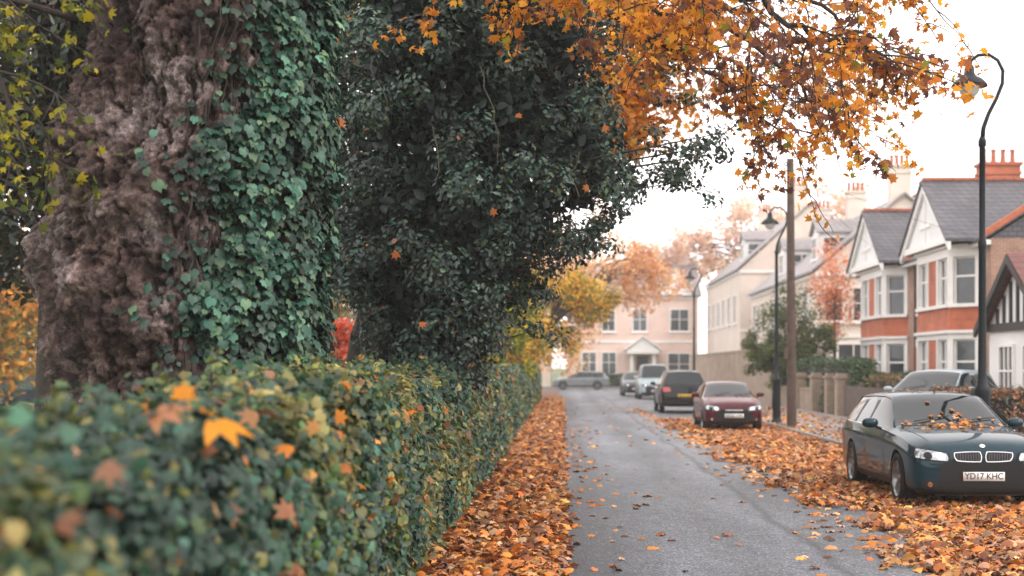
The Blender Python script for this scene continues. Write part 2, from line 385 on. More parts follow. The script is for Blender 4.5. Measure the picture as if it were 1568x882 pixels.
def plane_tree():
    rt=root('ivy_clad_plane_tree')
    na,nz=380,400; b=MB(); cr=[]
    for i in range(nz+1):
        z=7.2*i/nz
        for k in range(na):
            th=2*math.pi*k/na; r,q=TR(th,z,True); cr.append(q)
            b.v.append((tcen(z)+r*math.cos(th),TC[1]+r*math.sin(th),z))
    for i in range(nz):
        for k in range(na):
            b.f.append((i*na+k,i*na+(k+1)%na,(i+1)*na+(k+1)%na,(i+1)*na+k)); b.m.append(0)
    b.f.append(tuple(nz*na+k for k in range(na))); b.m.append(0)
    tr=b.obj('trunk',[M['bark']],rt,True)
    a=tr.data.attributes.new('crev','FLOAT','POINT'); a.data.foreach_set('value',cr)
    # ivy
    P=[];Nn=[];col=[];sc=[]
    pal=[(.016,.056,.036),(.025,.078,.052),(.011,.04,.028),(.045,.105,.072),(.06,.11,.06)]
    n=0
    while n<19500:
        z=.8+6*random.random(); lo=-1.22+.50*max(0,(z-3.2)/1.7)**1.2+.12*math.sin(z*5)+.2*noise.noise(Vector((z*3,0,0)))
        th=lo+ (2.6-lo)*random.random()**1.15
        if random.random()<.02: th=lo-.4*random.random()**2
        lump=noise.noise(Vector((th*3,z*2.4,7)))+.5*noise.noise(Vector((th*7,z*6,3)))
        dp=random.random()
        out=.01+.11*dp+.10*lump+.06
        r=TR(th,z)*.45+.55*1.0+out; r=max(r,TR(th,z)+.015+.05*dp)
        if th<lo+.12: r=TR(th,z)+.02+.06*random.random()
        c,s_=math.cos(th),math.sin(th)
        P.append((tcen(z)+r*c,TC[1]+r*s_,z)); Nn.append((c+random.gauss(0,.35),s_+random.gauss(0,.35),.6+random.gauss(0,.3)))
        sc.append(.082*(.5+.8*random.random())); n+=1
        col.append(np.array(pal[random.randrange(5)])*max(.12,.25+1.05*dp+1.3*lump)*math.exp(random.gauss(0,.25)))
    up=np.stack([rng.normal(0,.35,n),rng.normal(0,.35,n),np.full(n,-1.)],1)
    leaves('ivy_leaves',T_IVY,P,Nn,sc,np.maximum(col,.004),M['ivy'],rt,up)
    b=MB()
    for i in range(12):
        th=-1.55+.5*random.random(); z=1.2; pts=[]
        while z<5.5:
            r=TR(th,z)+.012; pts.append((tcen(z)+r*math.cos(th),TC[1]+r*math.sin(th),z)); z+=.12; th+=random.gauss(.012,.03)
        b.tube(pts,.008,0,4)
    b.obj('ivy_stems',[M['darkbark']],rt,True)
    # limbs
    b=MB(); LP=[];LN=[];LC=[];LS=[]
    def twig(p,d,L,r,droop,leafy=True,n=7,lc=None,lsz=.12,dens=1.0,level=0,kids=(3,6)):
        pts=[p.copy()]; dd=d.normalized()
        for i in range(n):
            dd=(dd+Vector((random.gauss(0,.16),random.gauss(0,.16),random.gauss(0,.12)-droop))).normalized()
            pts.append(pts[-1]+dd*(L/n))
        b.tube(pts,[r*(1-.8*i/n)+.002 for i in range(n+1)],0,4 if r<.02 else 6)
        if level==0:
            for k in range(random.randrange(*kids)):
                q=pts[random.randrange(1,n+1)]
                twig(q,dd+Vector((random.gauss(0,.8),random.gauss(0,.8),random.gauss(-.1,.5))),L*.5,r*.45,droop,True,5,lc,lsz,dens,1)
        if leafy:
            e=dens*random.choice((.2,.5,1,2.0))
            for i in range(int(len(pts)*3*e+random.random())):
                q=pts[random.randrange(max(1,n//3),n+1)]
                LP.append(q+Vector((random.gauss(0,.06),random.gauss(0,.06),random.gauss(-.04,.06))))
                LN.append((random.gauss(0,.7),random.gauss(-.3,.7),random.gauss(.3,.6))); LS.append(lsz*(.6+.7*random.random()))
                LC.append(random.choice(lc)if random.random()<.97 else (.3,.3,.03))
    ORA=[(.85,.36,.03),(.8,.29,.025),(.6,.2,.035),(.9,.43,.05),(.35,.12,.04),(.75,.31,.03)]
    BRN=[(.18,.075,.055),(.3,.115,.06),(.58,.22,.05),(.13,.055,.045),(.68,.29,.05),(.25,.11,.08)]
    limbs=[
     [(-2.9,11.5,6.2),(-1.5,12,6.3),(0,12.2,5.9),(1.3,12.4,5.4),(2.1,12.5,5.0),(2.6,12.6,4.8),(2.95,12.8,4.7)],
     [(-2.7,11.9,6.4),(-1,13.2,6.3),(.8,13.8,5.8),(1.9,14.2,5.2),(2.6,14.4,4.75),(3.0,14.5,4.35)],
     [(-2.6,12.0,6.0),(-1.2,13,6.0),(.3,13.8,5.5),(1.1,14.4,5.15),(1.8,14.9,4.85),(2.4,15.2,4.45)],
     [(-2.9,11.3,6.8),(0,11.2,6.7),(1.6,11.6,6.1),(2.4,12.0,5.6),(3.0,12.4,5.15)],
     [(-2.8,12.2,6.8),(0,14.5,6.9),(2.0,15.5,6.3),(3.2,16,5.9),(4.0,16.3,5.6)],
     [(-2.8,12.2,6.4),(-1.6,14,6.6),(-.2,15.5,6.5),(1.0,16.5,6.1),(2.0,17,5.7),(3.0,17.5,5.2)],
     [(-2.8,12.4,6.9),(0,16,7.2),(2.0,18,6.7),(3.4,19,6.2),(4.4,19.5,5.6)],
    ]
    for li,l in enumerate(limbs):
        pts=[]
        for i in range(len(l)-1):
            for k in range(5):
                t=k/5; q=Vector(l[i]).lerp(Vector(l[i+1]),t); pts.append(q+Vector((random.gauss(0,.05),random.gauss(0,.05),random.gauss(0,.05))))
        pts.append(Vector(l[-1])); n=len(pts)
        b.tube(pts,[.06*(1-i/n)**1.2+.008 for i in range(n)],0,8)
        for i in range(int(n*.25),n):
            x=pts[i].x; right=x>1.3
            for k in range(2 if not right else (2 if i%2 else 1)):
                d=Vector((random.gauss(.5,.6),random.gauss(0,.7),random.gauss(-.1,.5)))
                lc=ORA if (random.random()<(.42 if right else .85)) else BRN
                L=.45+.5*random.random()+(.2 if 1.7<x<2.9 else 0)
                twig(pts[i],d,L,.009,.08,True,7,lc,.098,.40 if right else .48,0,(2,5))
    b.obj('limbs',[M['darkbark']],rt,True)
    leaves('canopy_leaves',T_MAPLE,[tuple(p) for p in LP],LN,LS,np.array(LC)*np.exp(rng.normal(0,.2,(len(LC),1))),M['autumn'],rt)
    b=MB(); LP=[];LN=[];LC=[];LS=[]
    for i in range(14):
        p=Vector((-4.9+random.random()*.9,9.3+random.random()*.8,3.3+1.7*random.random()))
        twig(p,Vector((.8,random.gauss(0,.3),-.2)),.55+.3*random.random(),.01,.12,True,6,[(.3,.27,.02),(.42,.34,.02),(.14,.16,.02),(.07,.1,.02)],.08,.36)
    for i in range(5):
        b.tube([(-3.9,11.0,4.6+.2*i),(-4.6,10.2,4.7+.1*i),(-4.7+.2*i,9.7,4.4-.2*i),(-4.5+.2*i,9.5,3.6-.1*i)],[.03,.02,.014,.006],0,6)
    b.obj('low_shoots',[M['darkbark']],rt,True)
    leaves('low_shoot_leaves',T_MAPLE,[tuple(p) for p in LP],LN,LS,np.array(LC)*np.exp(rng.normal(0,.2,(len(LC),1))),M['autumn'],rt)
plane_tree()

# ---------------------------------------------------------------- holly tree
def holly():
    rt=root('holly_tree')
    zz=[1.5,1.85,2.4,2.8,3.2,3.8,4.3,4.9,5.7,6.6,8.0,9.2]; xr=[-1.2,-.95,-.55,-.25,.1,.7,1.7,1.5,1.2,.6,-.4,-1.5]
    xl=[-2.3,-2.3,-2.7,-3.3,-3.4,-3.4,-3.4,-3.4,-3.3,-3.2,-2.8,-2.2]
    def loc(rp,rag=0):
        z=1.5+7.6*random.random(); a=(np.interp(z,zz,xr)-np.interp(z,zz,xl))/2; c=(np.interp(z,zz,xr)+np.interp(z,zz,xl))/2
        bb=min(a,2.1); th=random.random()*2*math.pi; r=rp()
        r*=1+rag*noise.noise(Vector((math.cos(th)*2.2,math.sin(th)*2.2,z*1.9)))
        return (c+a*r*math.cos(th)*.93,18+bb*r*math.sin(th)*.93,z+random.gauss(0,.05))
    C=[loc(lambda:random.random()**.33,.3) for _ in range(640)]
    # sprays that break the outline on the road side
    for k in range(26):
        z=2.2+4.6*random.random(); x=np.interp(z,zz,xr)-.1; y=18+random.gauss(-.3,.7); d=Vector((.8,random.gauss(-.2,.4),random.gauss(.0,.45))).normalized()
        L=.25+.45*random.random()
        for j in range(3): C.append((x+d.x*L*j/2.0,y+d.y*L*j/2,z+d.z*L*j/2))
    C=np.array(C); nc=len(C); rr=np.full(nc,.25); rr[640:]=.13
    w=rng.random(nc)
    pr=np.ones(nc); pr[640:]=.3; i=rng.choice(nc,88000,p=pr/pr.sum())
    off=rng.normal(size=(len(i),3)); rad=rr[i][:,None]*rng.random((len(i),1))**.4+.02
    P=C[i]+norm(off)*rad*np.array([1.15,1.15,.9]); 
    cen=np.stack([np.interp(P[:,2],zz,xr)*.5+np.interp(P[:,2],zz,xl)*.5,np.full(len(P),18.),P[:,2]],1)
    Nn=norm(off)*.9+norm(P-cen)*.5+np.array([0,0,.55])+rng.normal(0,.35,P.shape)
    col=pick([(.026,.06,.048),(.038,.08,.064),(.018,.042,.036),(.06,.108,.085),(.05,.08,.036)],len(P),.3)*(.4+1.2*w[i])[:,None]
    a=rng.random(len(P))<.009; col[a]=pick([(.6,.26,.06),(.45,.2,.1),(.35,.12,.05)],a.sum(),.2)
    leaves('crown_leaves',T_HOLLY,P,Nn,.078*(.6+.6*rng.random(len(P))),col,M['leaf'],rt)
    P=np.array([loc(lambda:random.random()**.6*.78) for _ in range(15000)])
    leaves('inner_leaves',T_HOLLY,P,rng.normal(size=P.shape),.13+.07*rng.random(len(P)),pick([(.014,.026,.024),(.018,.034,.028)],len(P),.3),M['ivy'],rt)  # big near-black filler leaves, the crown's inner shade put into their colour
    b=MB()
    for sx,sy,tx in ((-2.45,18,-2.2),(-1.95,18.3,-1.2),(-1.6,17.9,-.4),(-2.6,18.6,-2.9)):
        pts=[(sx,sy,0),(sx+.05,sy,1.2),(sx*.8+tx*.2,sy,2.4),(sx*.4+tx*.6,sy,4.2),(tx,sy,6.5)]
        b.tube(pts,[.17,.13,.11,.07,.03],0,9)
    for k in range(0,len(C),5):
        c=C[k]; b.tube([(-2+.3*random.random(),18.1,max(1.3,c[2]-1.3)),tuple((c+np.array([-2,18.1,c[2]-.5]))/2),tuple(c)],[.035,.02,.006],0,5)
    b.obj('trunk',[M['darkbark']],rt,True)
    b=MB()
    for (x,z,nn,dx) in ((-.95,5.3,9,0.),(-1.5,4.6,5,.03),(.2,4.3,4,-.02),(-2.2,5.4,6,.02)):
        p=Vector((x,15.85,z)); pts=[p]
        for k in range(nn): p=p+Vector((random.gauss(dx,.04),random.gauss(0,.02),-.13)); pts.append(p)
        b.tube(pts,[.007-.0005*k for k in range(nn+1)],0,5)
    b.obj('hanging_twigs',[simple('twig_bark',(.11,.10,.07),.8)],rt)
    P=[(-2.55,15.6,4.6),(-1.9,15.7,3.1),(-.8,15.8,3.6),(.3,16,3.9),(-1.6,15.7,2.3),(-.5,15.8,4.7),(.5,16,4.6)]
    leaves('stray_leaves',T_MAPLE,P,[(random.gauss(0,.3),-1,.3) for _ in P],[.17,.14,.12,.12,.11,.1,.12],pick([(.75,.28,.05),(.6,.2,.06)],len(P),.15),M['autumn'],rt)
holly()

# ---------------------------------------------------------------- generic trees
def tree(name,base,r,clumps,n,size,pal,mat='autumn',tmpl=T_OVAL,sub=40,var=.2,spread=.2,clumpvar=.5):
    rt=root(name); C=[];R=[]
    for c,rad in clumps:
        for k in range(max(6,sub//len(clumps))):
            v=Vector((random.gauss(0,1),random.gauss(0,1),random.gauss(0,1))).normalized()*random.random()**.4
            C.append((c[0]+v.x*rad[0],c[1]+v.y*rad[1],c[2]+v.z*rad[2])); R.append(max(rad)*spread)
    C=np.array(C);R=np.array(R); w=rng.random(len(C))
    i=rng.integers(0,len(C),n); off=norm(rng.normal(size=(n,3)))
    P=C[i]+off*(R[i]*rng.random(n)**.4*1.3)[:,None]
    P[:,2]=np.maximum(P[:,2],.1)
    Nn=off+np.array([0,-.2,.5])+rng.normal(0,.4,P.shape)
    col=pick(pal,n,var)*(1-clumpvar/2+clumpvar*w[i])[:,None]  # random tone for each clump
    leaves('crown_leaves',tmpl,P,Nn,size*(.6+.7*rng.random(n)),col,M[mat],rt)
    b=MB(); cx=np.array([c for c,_ in clumps]).mean(0)
    top=Vector(cx); bs=Vector(base); m=bs.lerp(top,.5)+Vector((random.gauss(0,.1),0,0)); m.x=bs.x*.7+top.x*.3
    b.tube([bs,bs.lerp(m,.5),m,m.lerp(top,.5),top],[r*1.2,r,r*.8,r*.55,r*.3],0,10)
    for k in range(0,len(C),2):
        c=Vector(C[k]); t=.3+.6*random.random(); s=m.lerp(top,t)
        q=s.lerp(c,.5)+Vector((random.gauss(0,.1),random.gauss(0,.1),.15*(c-s).length))
        b.tube([s,q,c],[r*.28,r*.15,r*.04],0,5)
    b.obj('trunk',[M['darkbark']],rt,True)
    return rt
DG=[(.018,.032,.022),(.028,.045,.03),(.012,.024,.02),(.045,.05,.018),(.05,.035,.02)]
ORG=[(.85,.38,.04),(.75,.27,.03),(.9,.48,.07),(.6,.22,.04),(.5,.27,.05)]
tree('broadleaf_tree',(-8.5,23,0),.35,[((-8.7,23,7),(3.2,2.5,4)),((-9.2,22.5,5.6),(2.2,2,2.2)),((-6.6,22,7.5),(2.2,2,3))],31000,.2,DG,'leaf',sub=150,spread=.26)
tree('broadleaf_tree',(-4.2,27,0),.3,[((-4.6,27,7.3),(3,2.4,3.6)),((-3.0,26.5,4.1),(1.9,2,1.1)),((-2.3,26.5,2.6),(.8,1,1.0))],20000,.2,DG,'leaf',sub=120,spread=.24)
tree('maple_tree',(-3.6,24.5,0),.28,[((-.6,24.5,8),(2.9,2.6,2.4)),((.9,24,7.2),(2.0,2,1.3)),((-2,24,9),(3,2.5,2.5)),((.6,25,6.3),(1.2,1.4,.7))],12500,.15,ORG,tmpl=T_MAPLE,sub=150,spread=.2)
tree('red_leaved_shrub',(-4.7,30,0),.06,[((-4.7,30,1.8),(.65,.6,1.0)),((-4.0,31,1.7),(.6,.6,.9))],5200,.14,[(.8,.08,.03),(.9,.18,.07),(.65,.22,.14),(.95,.5,.4)],sub=36)
tree('autumn_tree',(-22,52,0),.3,[((-21.5,52,3.6),(4,3,2.8)),((-24,52,5),(4,3,3))],8000,.34,[(.8,.35,.05),(.6,.25,.04),(.25,.22,.04),(.12,.14,.04)],sub=80)
tree('autumn_tree',(-2.6,45,0),.16,[((-1.9,45,2.9),(1.3,1.4,1.5)),((-2.6,48,4),(1.8,2,2))],9000,.16,[(.4,.4,.03),(.16,.22,.03),(.7,.45,.04),(.09,.14,.03)],sub=70)
tree('autumn_tree',(-2.6,60,0),.22,[((-.6,60,4.4),(2.0,2.2,2.2)),((-1.6,58,2.6),(1.3,2,1.3)),((1.2,61,4.9),(1.4,2,1.2))],11000,.2,[(.85,.46,.05),(.8,.35,.04),(.6,.38,.04),(.22,.26,.04),(.1,.14,.03)],sub=100)
tree('autumn_tree',(-3,82,0),.3,[((1.5,82,8.2),(3.6,3,3.0)),((4.5,83,7.2),(3,2.5,2)),((-1,80,5),(3,3,4))],8500,.3,[(.85,.46,.2),(.9,.52,.27),(.75,.38,.17),(.9,.63,.4)],sub=110)  # leaf colours paled to imitate haze at this distance
tree('garden_tree',(9.9,61,0),.13,[((9.9,61,3.3),(1.5,1.5,2.1)),((9.2,60.5,2.2),(1.3,1.2,1.3)),((11,61,2.6),(1.2,1.2,1.4))],12000,.16,[(.07,.12,.03),(.13,.17,.04),(.04,.08,.03),(.2,.2,.05)],sub=90)
tree('autumn_tree',(13.2,66,0),.08,[((13.2,66,5.6),(1.0,1,2.3))],2600,.16,[(.8,.32,.15),(.75,.27,.12),(.6,.22,.1)],sub=40)
tree('autumn_tree',(21,128,0),.4,[((18,128,14),(5,4,3.5)),((26,128,15),(5,4,4)),((12,130,12),(4,4,3))],8000,.5,[(.9,.62,.48),(.85,.52,.38),(.8,.65,.56)],sub=100)  # far tree, haze put into the pale leaf colours
for (x,y,h) in ((-40,95,9),(-60,80,9),(-18,100,8),(-30,75,6),(-12,70,6),(-75,110,10),(-9,48,3.5),(-13,40,3.2)):
    tree('park_tree',(x,y,0),.3,[((x,y,h*.62),(h*.55,h*.5,h*.42))],4500,.4,[(.05,.08,.03),(.3,.2,.04),(.1,.12,.03),(.5,.25,.05)] if h>4 else DG,sub=50)

def box_hedge(name,x0,x1,y0,y1,h,n,size,pal):
    rt=root(name); b=MB(); b.box(((x0+x1)/2,(y0+y1)/2,h/2-.04),(x1-x0-.14,y1-y0-.14,h-.08)); b.obj('core',[M['cardark']],rt)
    f=rng.integers(0,5,n); u=rng.random((n,3)); P=np.stack([x0+(x1-x0)*u[:,0],y0+(y1-y0)*u[:,1],h*u[:,2]],1)
    Nn=np.zeros((n,3)); 
    for k,(ax,v,nn) in enumerate(((0,x0,(-1,0,0)),(1,y0,(0,-1,0)),(2,h,(0,0,1)),(2,h,(0,0,1)),(0,x1,(1,0,0)))):
        P[f==k,ax]=v; Nn[f==k]=nn
    P+=rng.normal(0,.05,P.shape)+ (vnoise(P,.9)*.16)[:,None]
    leaves('leaves',T_OVAL,P,Nn+rng.normal(0,.5,P.shape)+np.array([0,0,.3]),size*(.6+.8*rng.random(n)),pick(pal,n,.3),M['hedge'],rt)
GP=[(.04,.09,.035),(.06,.12,.05),(.03,.065,.035),(.1,.14,.04)]
box_hedge('garden_hedge',10.0,10.8,47,62,2.0,9000,.16,GP)
box_hedge('garden_hedge',10.1,11.3,62.5,74,2.9,8000,.18,GP)
box_hedge('garden_hedge',11.2,12.2,44,56,1.5,6000,.15,GP)
box_hedge('garden_hedge',7.1,9.4,25.6,26.5,1.28,5000,.1,[(.03,.035,.02),(.35,.14,.05),(.05,.06,.03),(.2,.09,.05),(.4,.22,.14)])
box_hedge('garden_hedge',2.8,7.5,116.6,117.6,1.1,4000,.25,GP)
box_hedge('garden_hedge',9.95,10.7,36.5,44.5,1.45,4500,.12,[(.04,.06,.02),(.12,.12,.03),(.25,.1,.03)])

# ---------------------------------------------------------------- houses
HM=[M['brick'],M['white'],M['glass'],M['redbrick'],M['slate'],M['terracotta'],M['timber'],M['render']]
def win(b,p0,u,s,z,w,h,fr=.07,mull=1,trans=True,o=0.0,W=1,G=2):
    b.wb(p0,u,s,s+w,z,z+h,o+.005,o+.02,G)
    b.wb(p0,u,s-fr,s,z-fr,z+h+fr,o,o+.075,W); b.wb(p0,u,s+w,s+w+fr,z-fr,z+h+fr,o,o+.075,W)
    b.wb(p0,u,s,s+w,z+h,z+h+fr,o,o+.073,W); b.wb(p0,u,s,s+w,z-fr,z,o,o+.073,W)
    if trans: b.wb(p0,u,s,s+w,z+h*.52,z+h*.52+.05,o+.02,o+.06,W)
    for k in range(1,mull+1):
        x=s+w*k/(mull+1); b.wb(p0,u,x-.03,x+.03,z,z+h,o+.022,o+.058,W)
    b.wb(p0,u,s-fr-.08,s+w+fr+.08,z-fr-.1,z-fr,o,o+.15,W)
def prism(b,x0,x1,y0,y1,ze,zr,axis,mi,th=.12,gable=None):
    if axis=='y':
        xm=(x0+x1)/2
        for xa in (x0,x1):
            vs=[(xa,y0,ze),(xm,y0,zr),(xm,y1,zr),(xa,y1,ze)]; vs+=[(x,y,z+th) for x,y,z in vs]
            b.add(vs,[(0,1,2,3),(4,7,6,5),(0,4,5,1),(1,5,6,2),(2,6,7,3),(3,7,4,0)],mi)
        if gable is not None:
            for y in (y0+.2,y1-.2): b.add([(x0+.2,y,ze),(x1-.2,y,ze),(xm,y,zr-.02)],[(0,1,2)],gable)
    else:
        ym=(y0+y1)/2
        for ya in (y0,y1):
            vs=[(x0,ya,ze),(x0,ym,zr),(x1,ym,zr),(x1,ya,ze)]; vs+=[(x,y,z+th) for x,y,z in vs]
            b.add(vs,[(0,1,2,3),(4,7,6,5),(0,4,5,1),(1,5,6,2),(2,6,7,3),(3,7,4,0)],mi)
        if gable is not None:
            for x in (x0+.2,x1-.2): b.add([(x,y0+.15,ze),(x,y1-.15,ze),(x,ym,zr-.02)],[(0,1,2)],gable)
def chimney(b,x,y,z0,z1,w=.9,d=.6,mi=3,pots=3):
    b.box((x,y,(z0+z1)/2),(w,d,z1-z0),mi); b.box((x,y,z1+.06),(w+.16,d+.16,.12),mi); b.box((x,y,z1-.3),(w+.1,d+.1,.1),mi)
    for k in range(pots):
        xx=x-w/2+w*(k+.5)/pots; b.lathe([(.11,0),(.1,.1),(.085,.45),(.11,.5),(.11,.55),(.07,.55)],(xx,y,z1+.12),'z',5,10)
def brick_house(y0):
    rt=root('brick_house'); XW=14.0; y1=y0+9.5; u=(0,-1)
    b=MB()
    b.box((XW+4.6,(y0+y1)/2,3.0),(9.2,9.5,6.0),0)
    walls=b.obj('walls',HM,rt)
    b=MB()
    bf0=y0+6.1; bf1=y0+2.0; xf=13.2
    segs=[((XW,bf0+.8),(xf,bf0)),((xf,bf0),(xf,bf1)),((xf,bf1),(XW,bf1-.8))]
    for si,(p,q) in enumerate(segs):
        L=math.dist(p,q); uu=((q[0]-p[0])/L,(q[1]-p[1])/L)
        for z0,zw0,zw1,zt in ((0,.95,2.75,3.05),(3.05,3.95,5.55,5.95)):
            b.wb(p,uu,0,L,z0,zw0-.12,-.25,0,3 if z0>1 else 0)
            b.wb(p,uu,0,L,zw0-.12,zw0,-.25,.1,1)
            b.wb(p,uu,0,L,zw1,zt-.1,-.25,.04,1)
            b.wb(p,uu,-.03,L+.03,zt-.1,zt,-.25,.14,1)
            b.wb(p,uu,0,.16,zw0,zw1,-.25,.035,1); b.wb(p,uu,L-.16,L,zw0,zw1,-.25,.035,1)
            if si==1:
                wins=[(.16,1.35),(L-1.35,L-.16)]
                b.wb(p,uu,1.51,L-1.51,zw0,zw1,-.25,0,3)
                b.wb(p,uu,1.35,1.51,zw0,zw1,-.25,.03,1); b.wb(p,uu,L-1.51,L-1.35,zw0,zw1,-.25,.03,1)
            else: wins=[(.16,L-.16)]
            for a,c in wins:
                b.wb(p,uu,a,c,zw0,zw1,-.17,-.14,2)
                b.wb(p,uu,a,a+.06,zw0,zw1,-.14,-.08,1); b.wb(p,uu,c-.06,c,zw0,zw1,-.14,-.08,1)
                b.wb(p,uu,a+.06,c-.06,(zw0+zw1)/2+.1,(zw0+zw1)/2+.17,-.14,-.09,1)
                b.wb(p,uu,a+.06,c-.06,zw1-.06,zw1,-.14,-.09,1)
                if c-a>1.1: b.wb(p,uu,(a+c)/2-.04,(a+c)/2+.04,zw0,zw1-.06,-.138,-.07,1)
    b.obj('bay_window',HM,rt)
    b=MB()
    ya,yb=bf1-1.15,bf0+1.15; ym=(ya+yb)/2; ze,zr=5.98,8.35
    prism(b,xf-.45,XW+4.4,ya,yb,ze,zr,'x',4,.1)
    prism(b,XW-.35,XW+9.5,y0-.05,y1+.05,5.9,9.0,'y',4,.12,4)
    for k in range(24): b.box((XW+4.58,y0+.2+k*.395,9.16),(.22,.36,.12),5)
    for k in range(14): b.box((xf-.2+.36*k,ym,zr+.13),(.33,.2,.1),5)
    b.obj('roof',HM,rt)
    b=MB()
    xg=xf-.25
    b.add([(xg,ya+.15,ze),(xg,yb-.15,ze),(xg,ym,zr-.1)],[(0,1,2)],7)
    for yy in (ya,yb):
        a=Vector((xg-.12,yy,ze+.02)); c=Vector((xg-.12,ym,zr+.02)); d=c-a
        vs=[a,c,c-Vector((0,0,.34)),a-Vector((0,0,.3))]; vs+= [p+Vector((.1,0,0)) for p in vs]
        b.add(vs,[(0,1,2,3),(4,7,6,5),(0,4,5,1),(1,5,6,2),(2,6,7,3),(3,7,4,0)],1)
    b.wb((xg,yb-.4),u,0,yb-ya-.8,ze-.02,ze+.2,0,.1,1)
    b.wb((xg,ym),u,-.04,.04,ze+.2,zr-.5,.0,.06,1); b.wb((xg,ym),u,-.7,.7,ze+.75,ze+.85,.0,.05,1)
    b.wb((XW,y1),u,0,y1-bf0-.85,3.0,3.15,0,.05,1); b.wb((XW,y1),u,0,9.5,5.8,5.96,0.005,.3,1)
    p0=(XW,y1); s=.65
    b.wb(p0,u,s,s+1.1,.25,2.35,.005,.05,6); b.wb(p0,u,s-.35,s,.1,2.5,.0,.09,3); b.wb(p0,u,s+1.1,s+1.45,.1,2.5,.0,.09,3)
    for k in range(9):
        a=math.pi*k/8; cy=s+.55-math.cos(a)*.72; cz=2.45+math.sin(a)*.62
        b.wb(p0,u,cy-.16,cy+.16,cz-.1,cz+.2,.0,.095+.002*k,1 if k%2 else 3)
    win(b,p0,u,.7,3.95,.95,1.5)
    win(b,(XW,y0),(1,0),3,3.9,.9,1.4); b.tube([(XW-.09,y1-.25,.1),(XW-.09,y1-.25,5.8)],.045,6,6)
    b.obj('trim',HM,rt)
    b=MB()
    chimney(b,XW+3.2,y1-.2,6.5,9.7,1.5,.8,3,4)
    b.obj('chimney',HM,rt)
    b=MB()
    for (xa,xb,za,zb_) in ((XW-.35,XW+4.57,5.95,9.12),):
        for yy in (y0-.1,):
            vs=[(xa,yy,za),(xb,yy,zb_),(xb,yy,zb_+.22),(xa,yy,za+.22)]; vs+=[(x,y+.28,z) for x,y,z in vs]
            b.add(vs,[(0,1,2,3),(4,7,6,5),(0,4,5,1),(1,5,6,2),(2,6,7,3),(3,7,4,0)],5)
    b.obj('parapet',HM,rt)
brick_house(44.5); brick_house(54.0)

def gen_house(name,x0,x1,y0,y1,ze,zr,axis,wallm,roofm,Wwin=(),Swin=(),chs=(),dorm=()):
    rt=root(name); mats=[wallm,M['white'],M['glass'],M['redbrick'],roofm,M['terracotta'],M['timber'],M['render']]
    b=MB(); b.box(((x0+x1)/2,(y0+y1)/2,ze/2),(x1-x0,y1-y0,ze),0); b.obj('walls',mats,rt)
    b=MB(); prism(b,x0-.3,x1+.3,y0-.3,y1+.3,ze-.05,zr,axis,4,.14,0); b.obj('roof',mats,rt)
    b=MB()
    for (s,z,w,h) in Wwin: win(b,(x0,y1),(0,-1),s,z,w,h,.1)
    for (s,z,w,h) in Swin: win(b,(x0,y0),(1,0),s,z,w,h,.1)
    b.wb((x0,y0),(1,0),-.05,x1-x0+.05,ze-.25,ze-.02,.004,.12,1); b.wb((x0,y1),(0,-1),0,y1-y0,ze-.25,ze-.02,.004,.12,1)
    b.wb((x0,y0),(1,0),0,x1-x0,ze/2-.1,ze/2+.1,.004,.07,1)
    b.obj('windows',mats,rt)
    b=MB()
    for (x,y,z) in chs: chimney(b,x,y,ze-.5,z,1.1,.8,0,4)
    if chs: b.obj('chimney',mats,rt)
    for (x,y,z,ax) in dorm:
        b=MB(); b.box((x,y,z+.7),(2.4,2.0,1.8),7)
        prism(b,x-1.35,x+1.35,y-1.2,y+1.2,z+1.6,z+2.4,'x',4,.1,1)
        win(b,(x-1.2,y+.6),(0,-1),0,z+.25,1.2,1.1); win(b,(x-.9,y-1.0),(1,0),0,z+.25,1.6,1.1); b.obj('dormer',mats,rt)
    return rt
gen_house('rendered_house',13.6,23,73,98,6.9,11,'y',M['cream'],M['hazeslate'],
  [(k*4+1.5,z,1.2,1.9) for k in range(6) for z in (1,4.2)],[(.5,4.3,.9,1.7),(2.0,4.3,.9,1.7),(4.2,4.3,1.,1.7),(1.2,1.2,1.6,1.8),(4.2,1.2,1,1.8)],
  [(18.3,74,12.6),(18.3,85,12.6),(18.3,96,12.8)],[(15.4,76.5,7.6,0),(15.4,88,7.6,0)])
gen_house('rendered_house',13.2,24,101,124,9.0,14,'y',M['cream'],M['hazeslate'],
  [(k*3.6+1.5,z,1.3,2) for k in range(6) for z in (1,5.2)],[(1,5.5,1.2,2),(3.5,5.5,1.2,2)],[(18,103,15.5),(18,121,15.5)],[(15.4,107,10,0)])
rt=gen_house('pale_brick_house',.5,12.4,124,134,8.2,11.5,'x',M['pink'],M['hazeslate'],
  [],[(1.4,1.2,1.2,1.9),(3.2,1.2,1.2,1.9),(9.2,1.0,1.9,2.0),(1.4,5.1,1.1,1.8),(3.2,5.1,1.1,1.8),(6.0,5.1,1.2,1.9),(9.4,5.1,1.6,1.9)],[(1.5,129,13),(11.4,129,13)])
b=MB(); m=[M['pink'],M['white'],M['glass'],M['redbrick'],M['hazeslate'],M['timber']]
b.box((7.3,123.2,1.5),(1.1,.1,2.6),5); b.box((6.3,122.9,1.5),(.3,.3,3.0),1); b.box((8.3,122.9,1.5),(.3,.3,3.0),1); b.box((7.3,123.1,3.15),(2.9,1.6,.3),1)
prism(b,5.7,8.9,122.2,124,3.3,4.5,'y',1,.12,1); b.obj('porch',m,rt)
b=MB(); prism(b,8.5,12.2,123.5,127,8.1,11.0,'y',4,.12,1); b.obj('front_gable',m,rt)
gen_house('pale_brick_house',-14,-1.0,126,136,7.5,10.5,'x',M['cream'],M['hazeslate'],[],[(k*3+1,z,1.2,1.8) for k in range(4) for z in (1,4.6)],[(-3,131,12)])

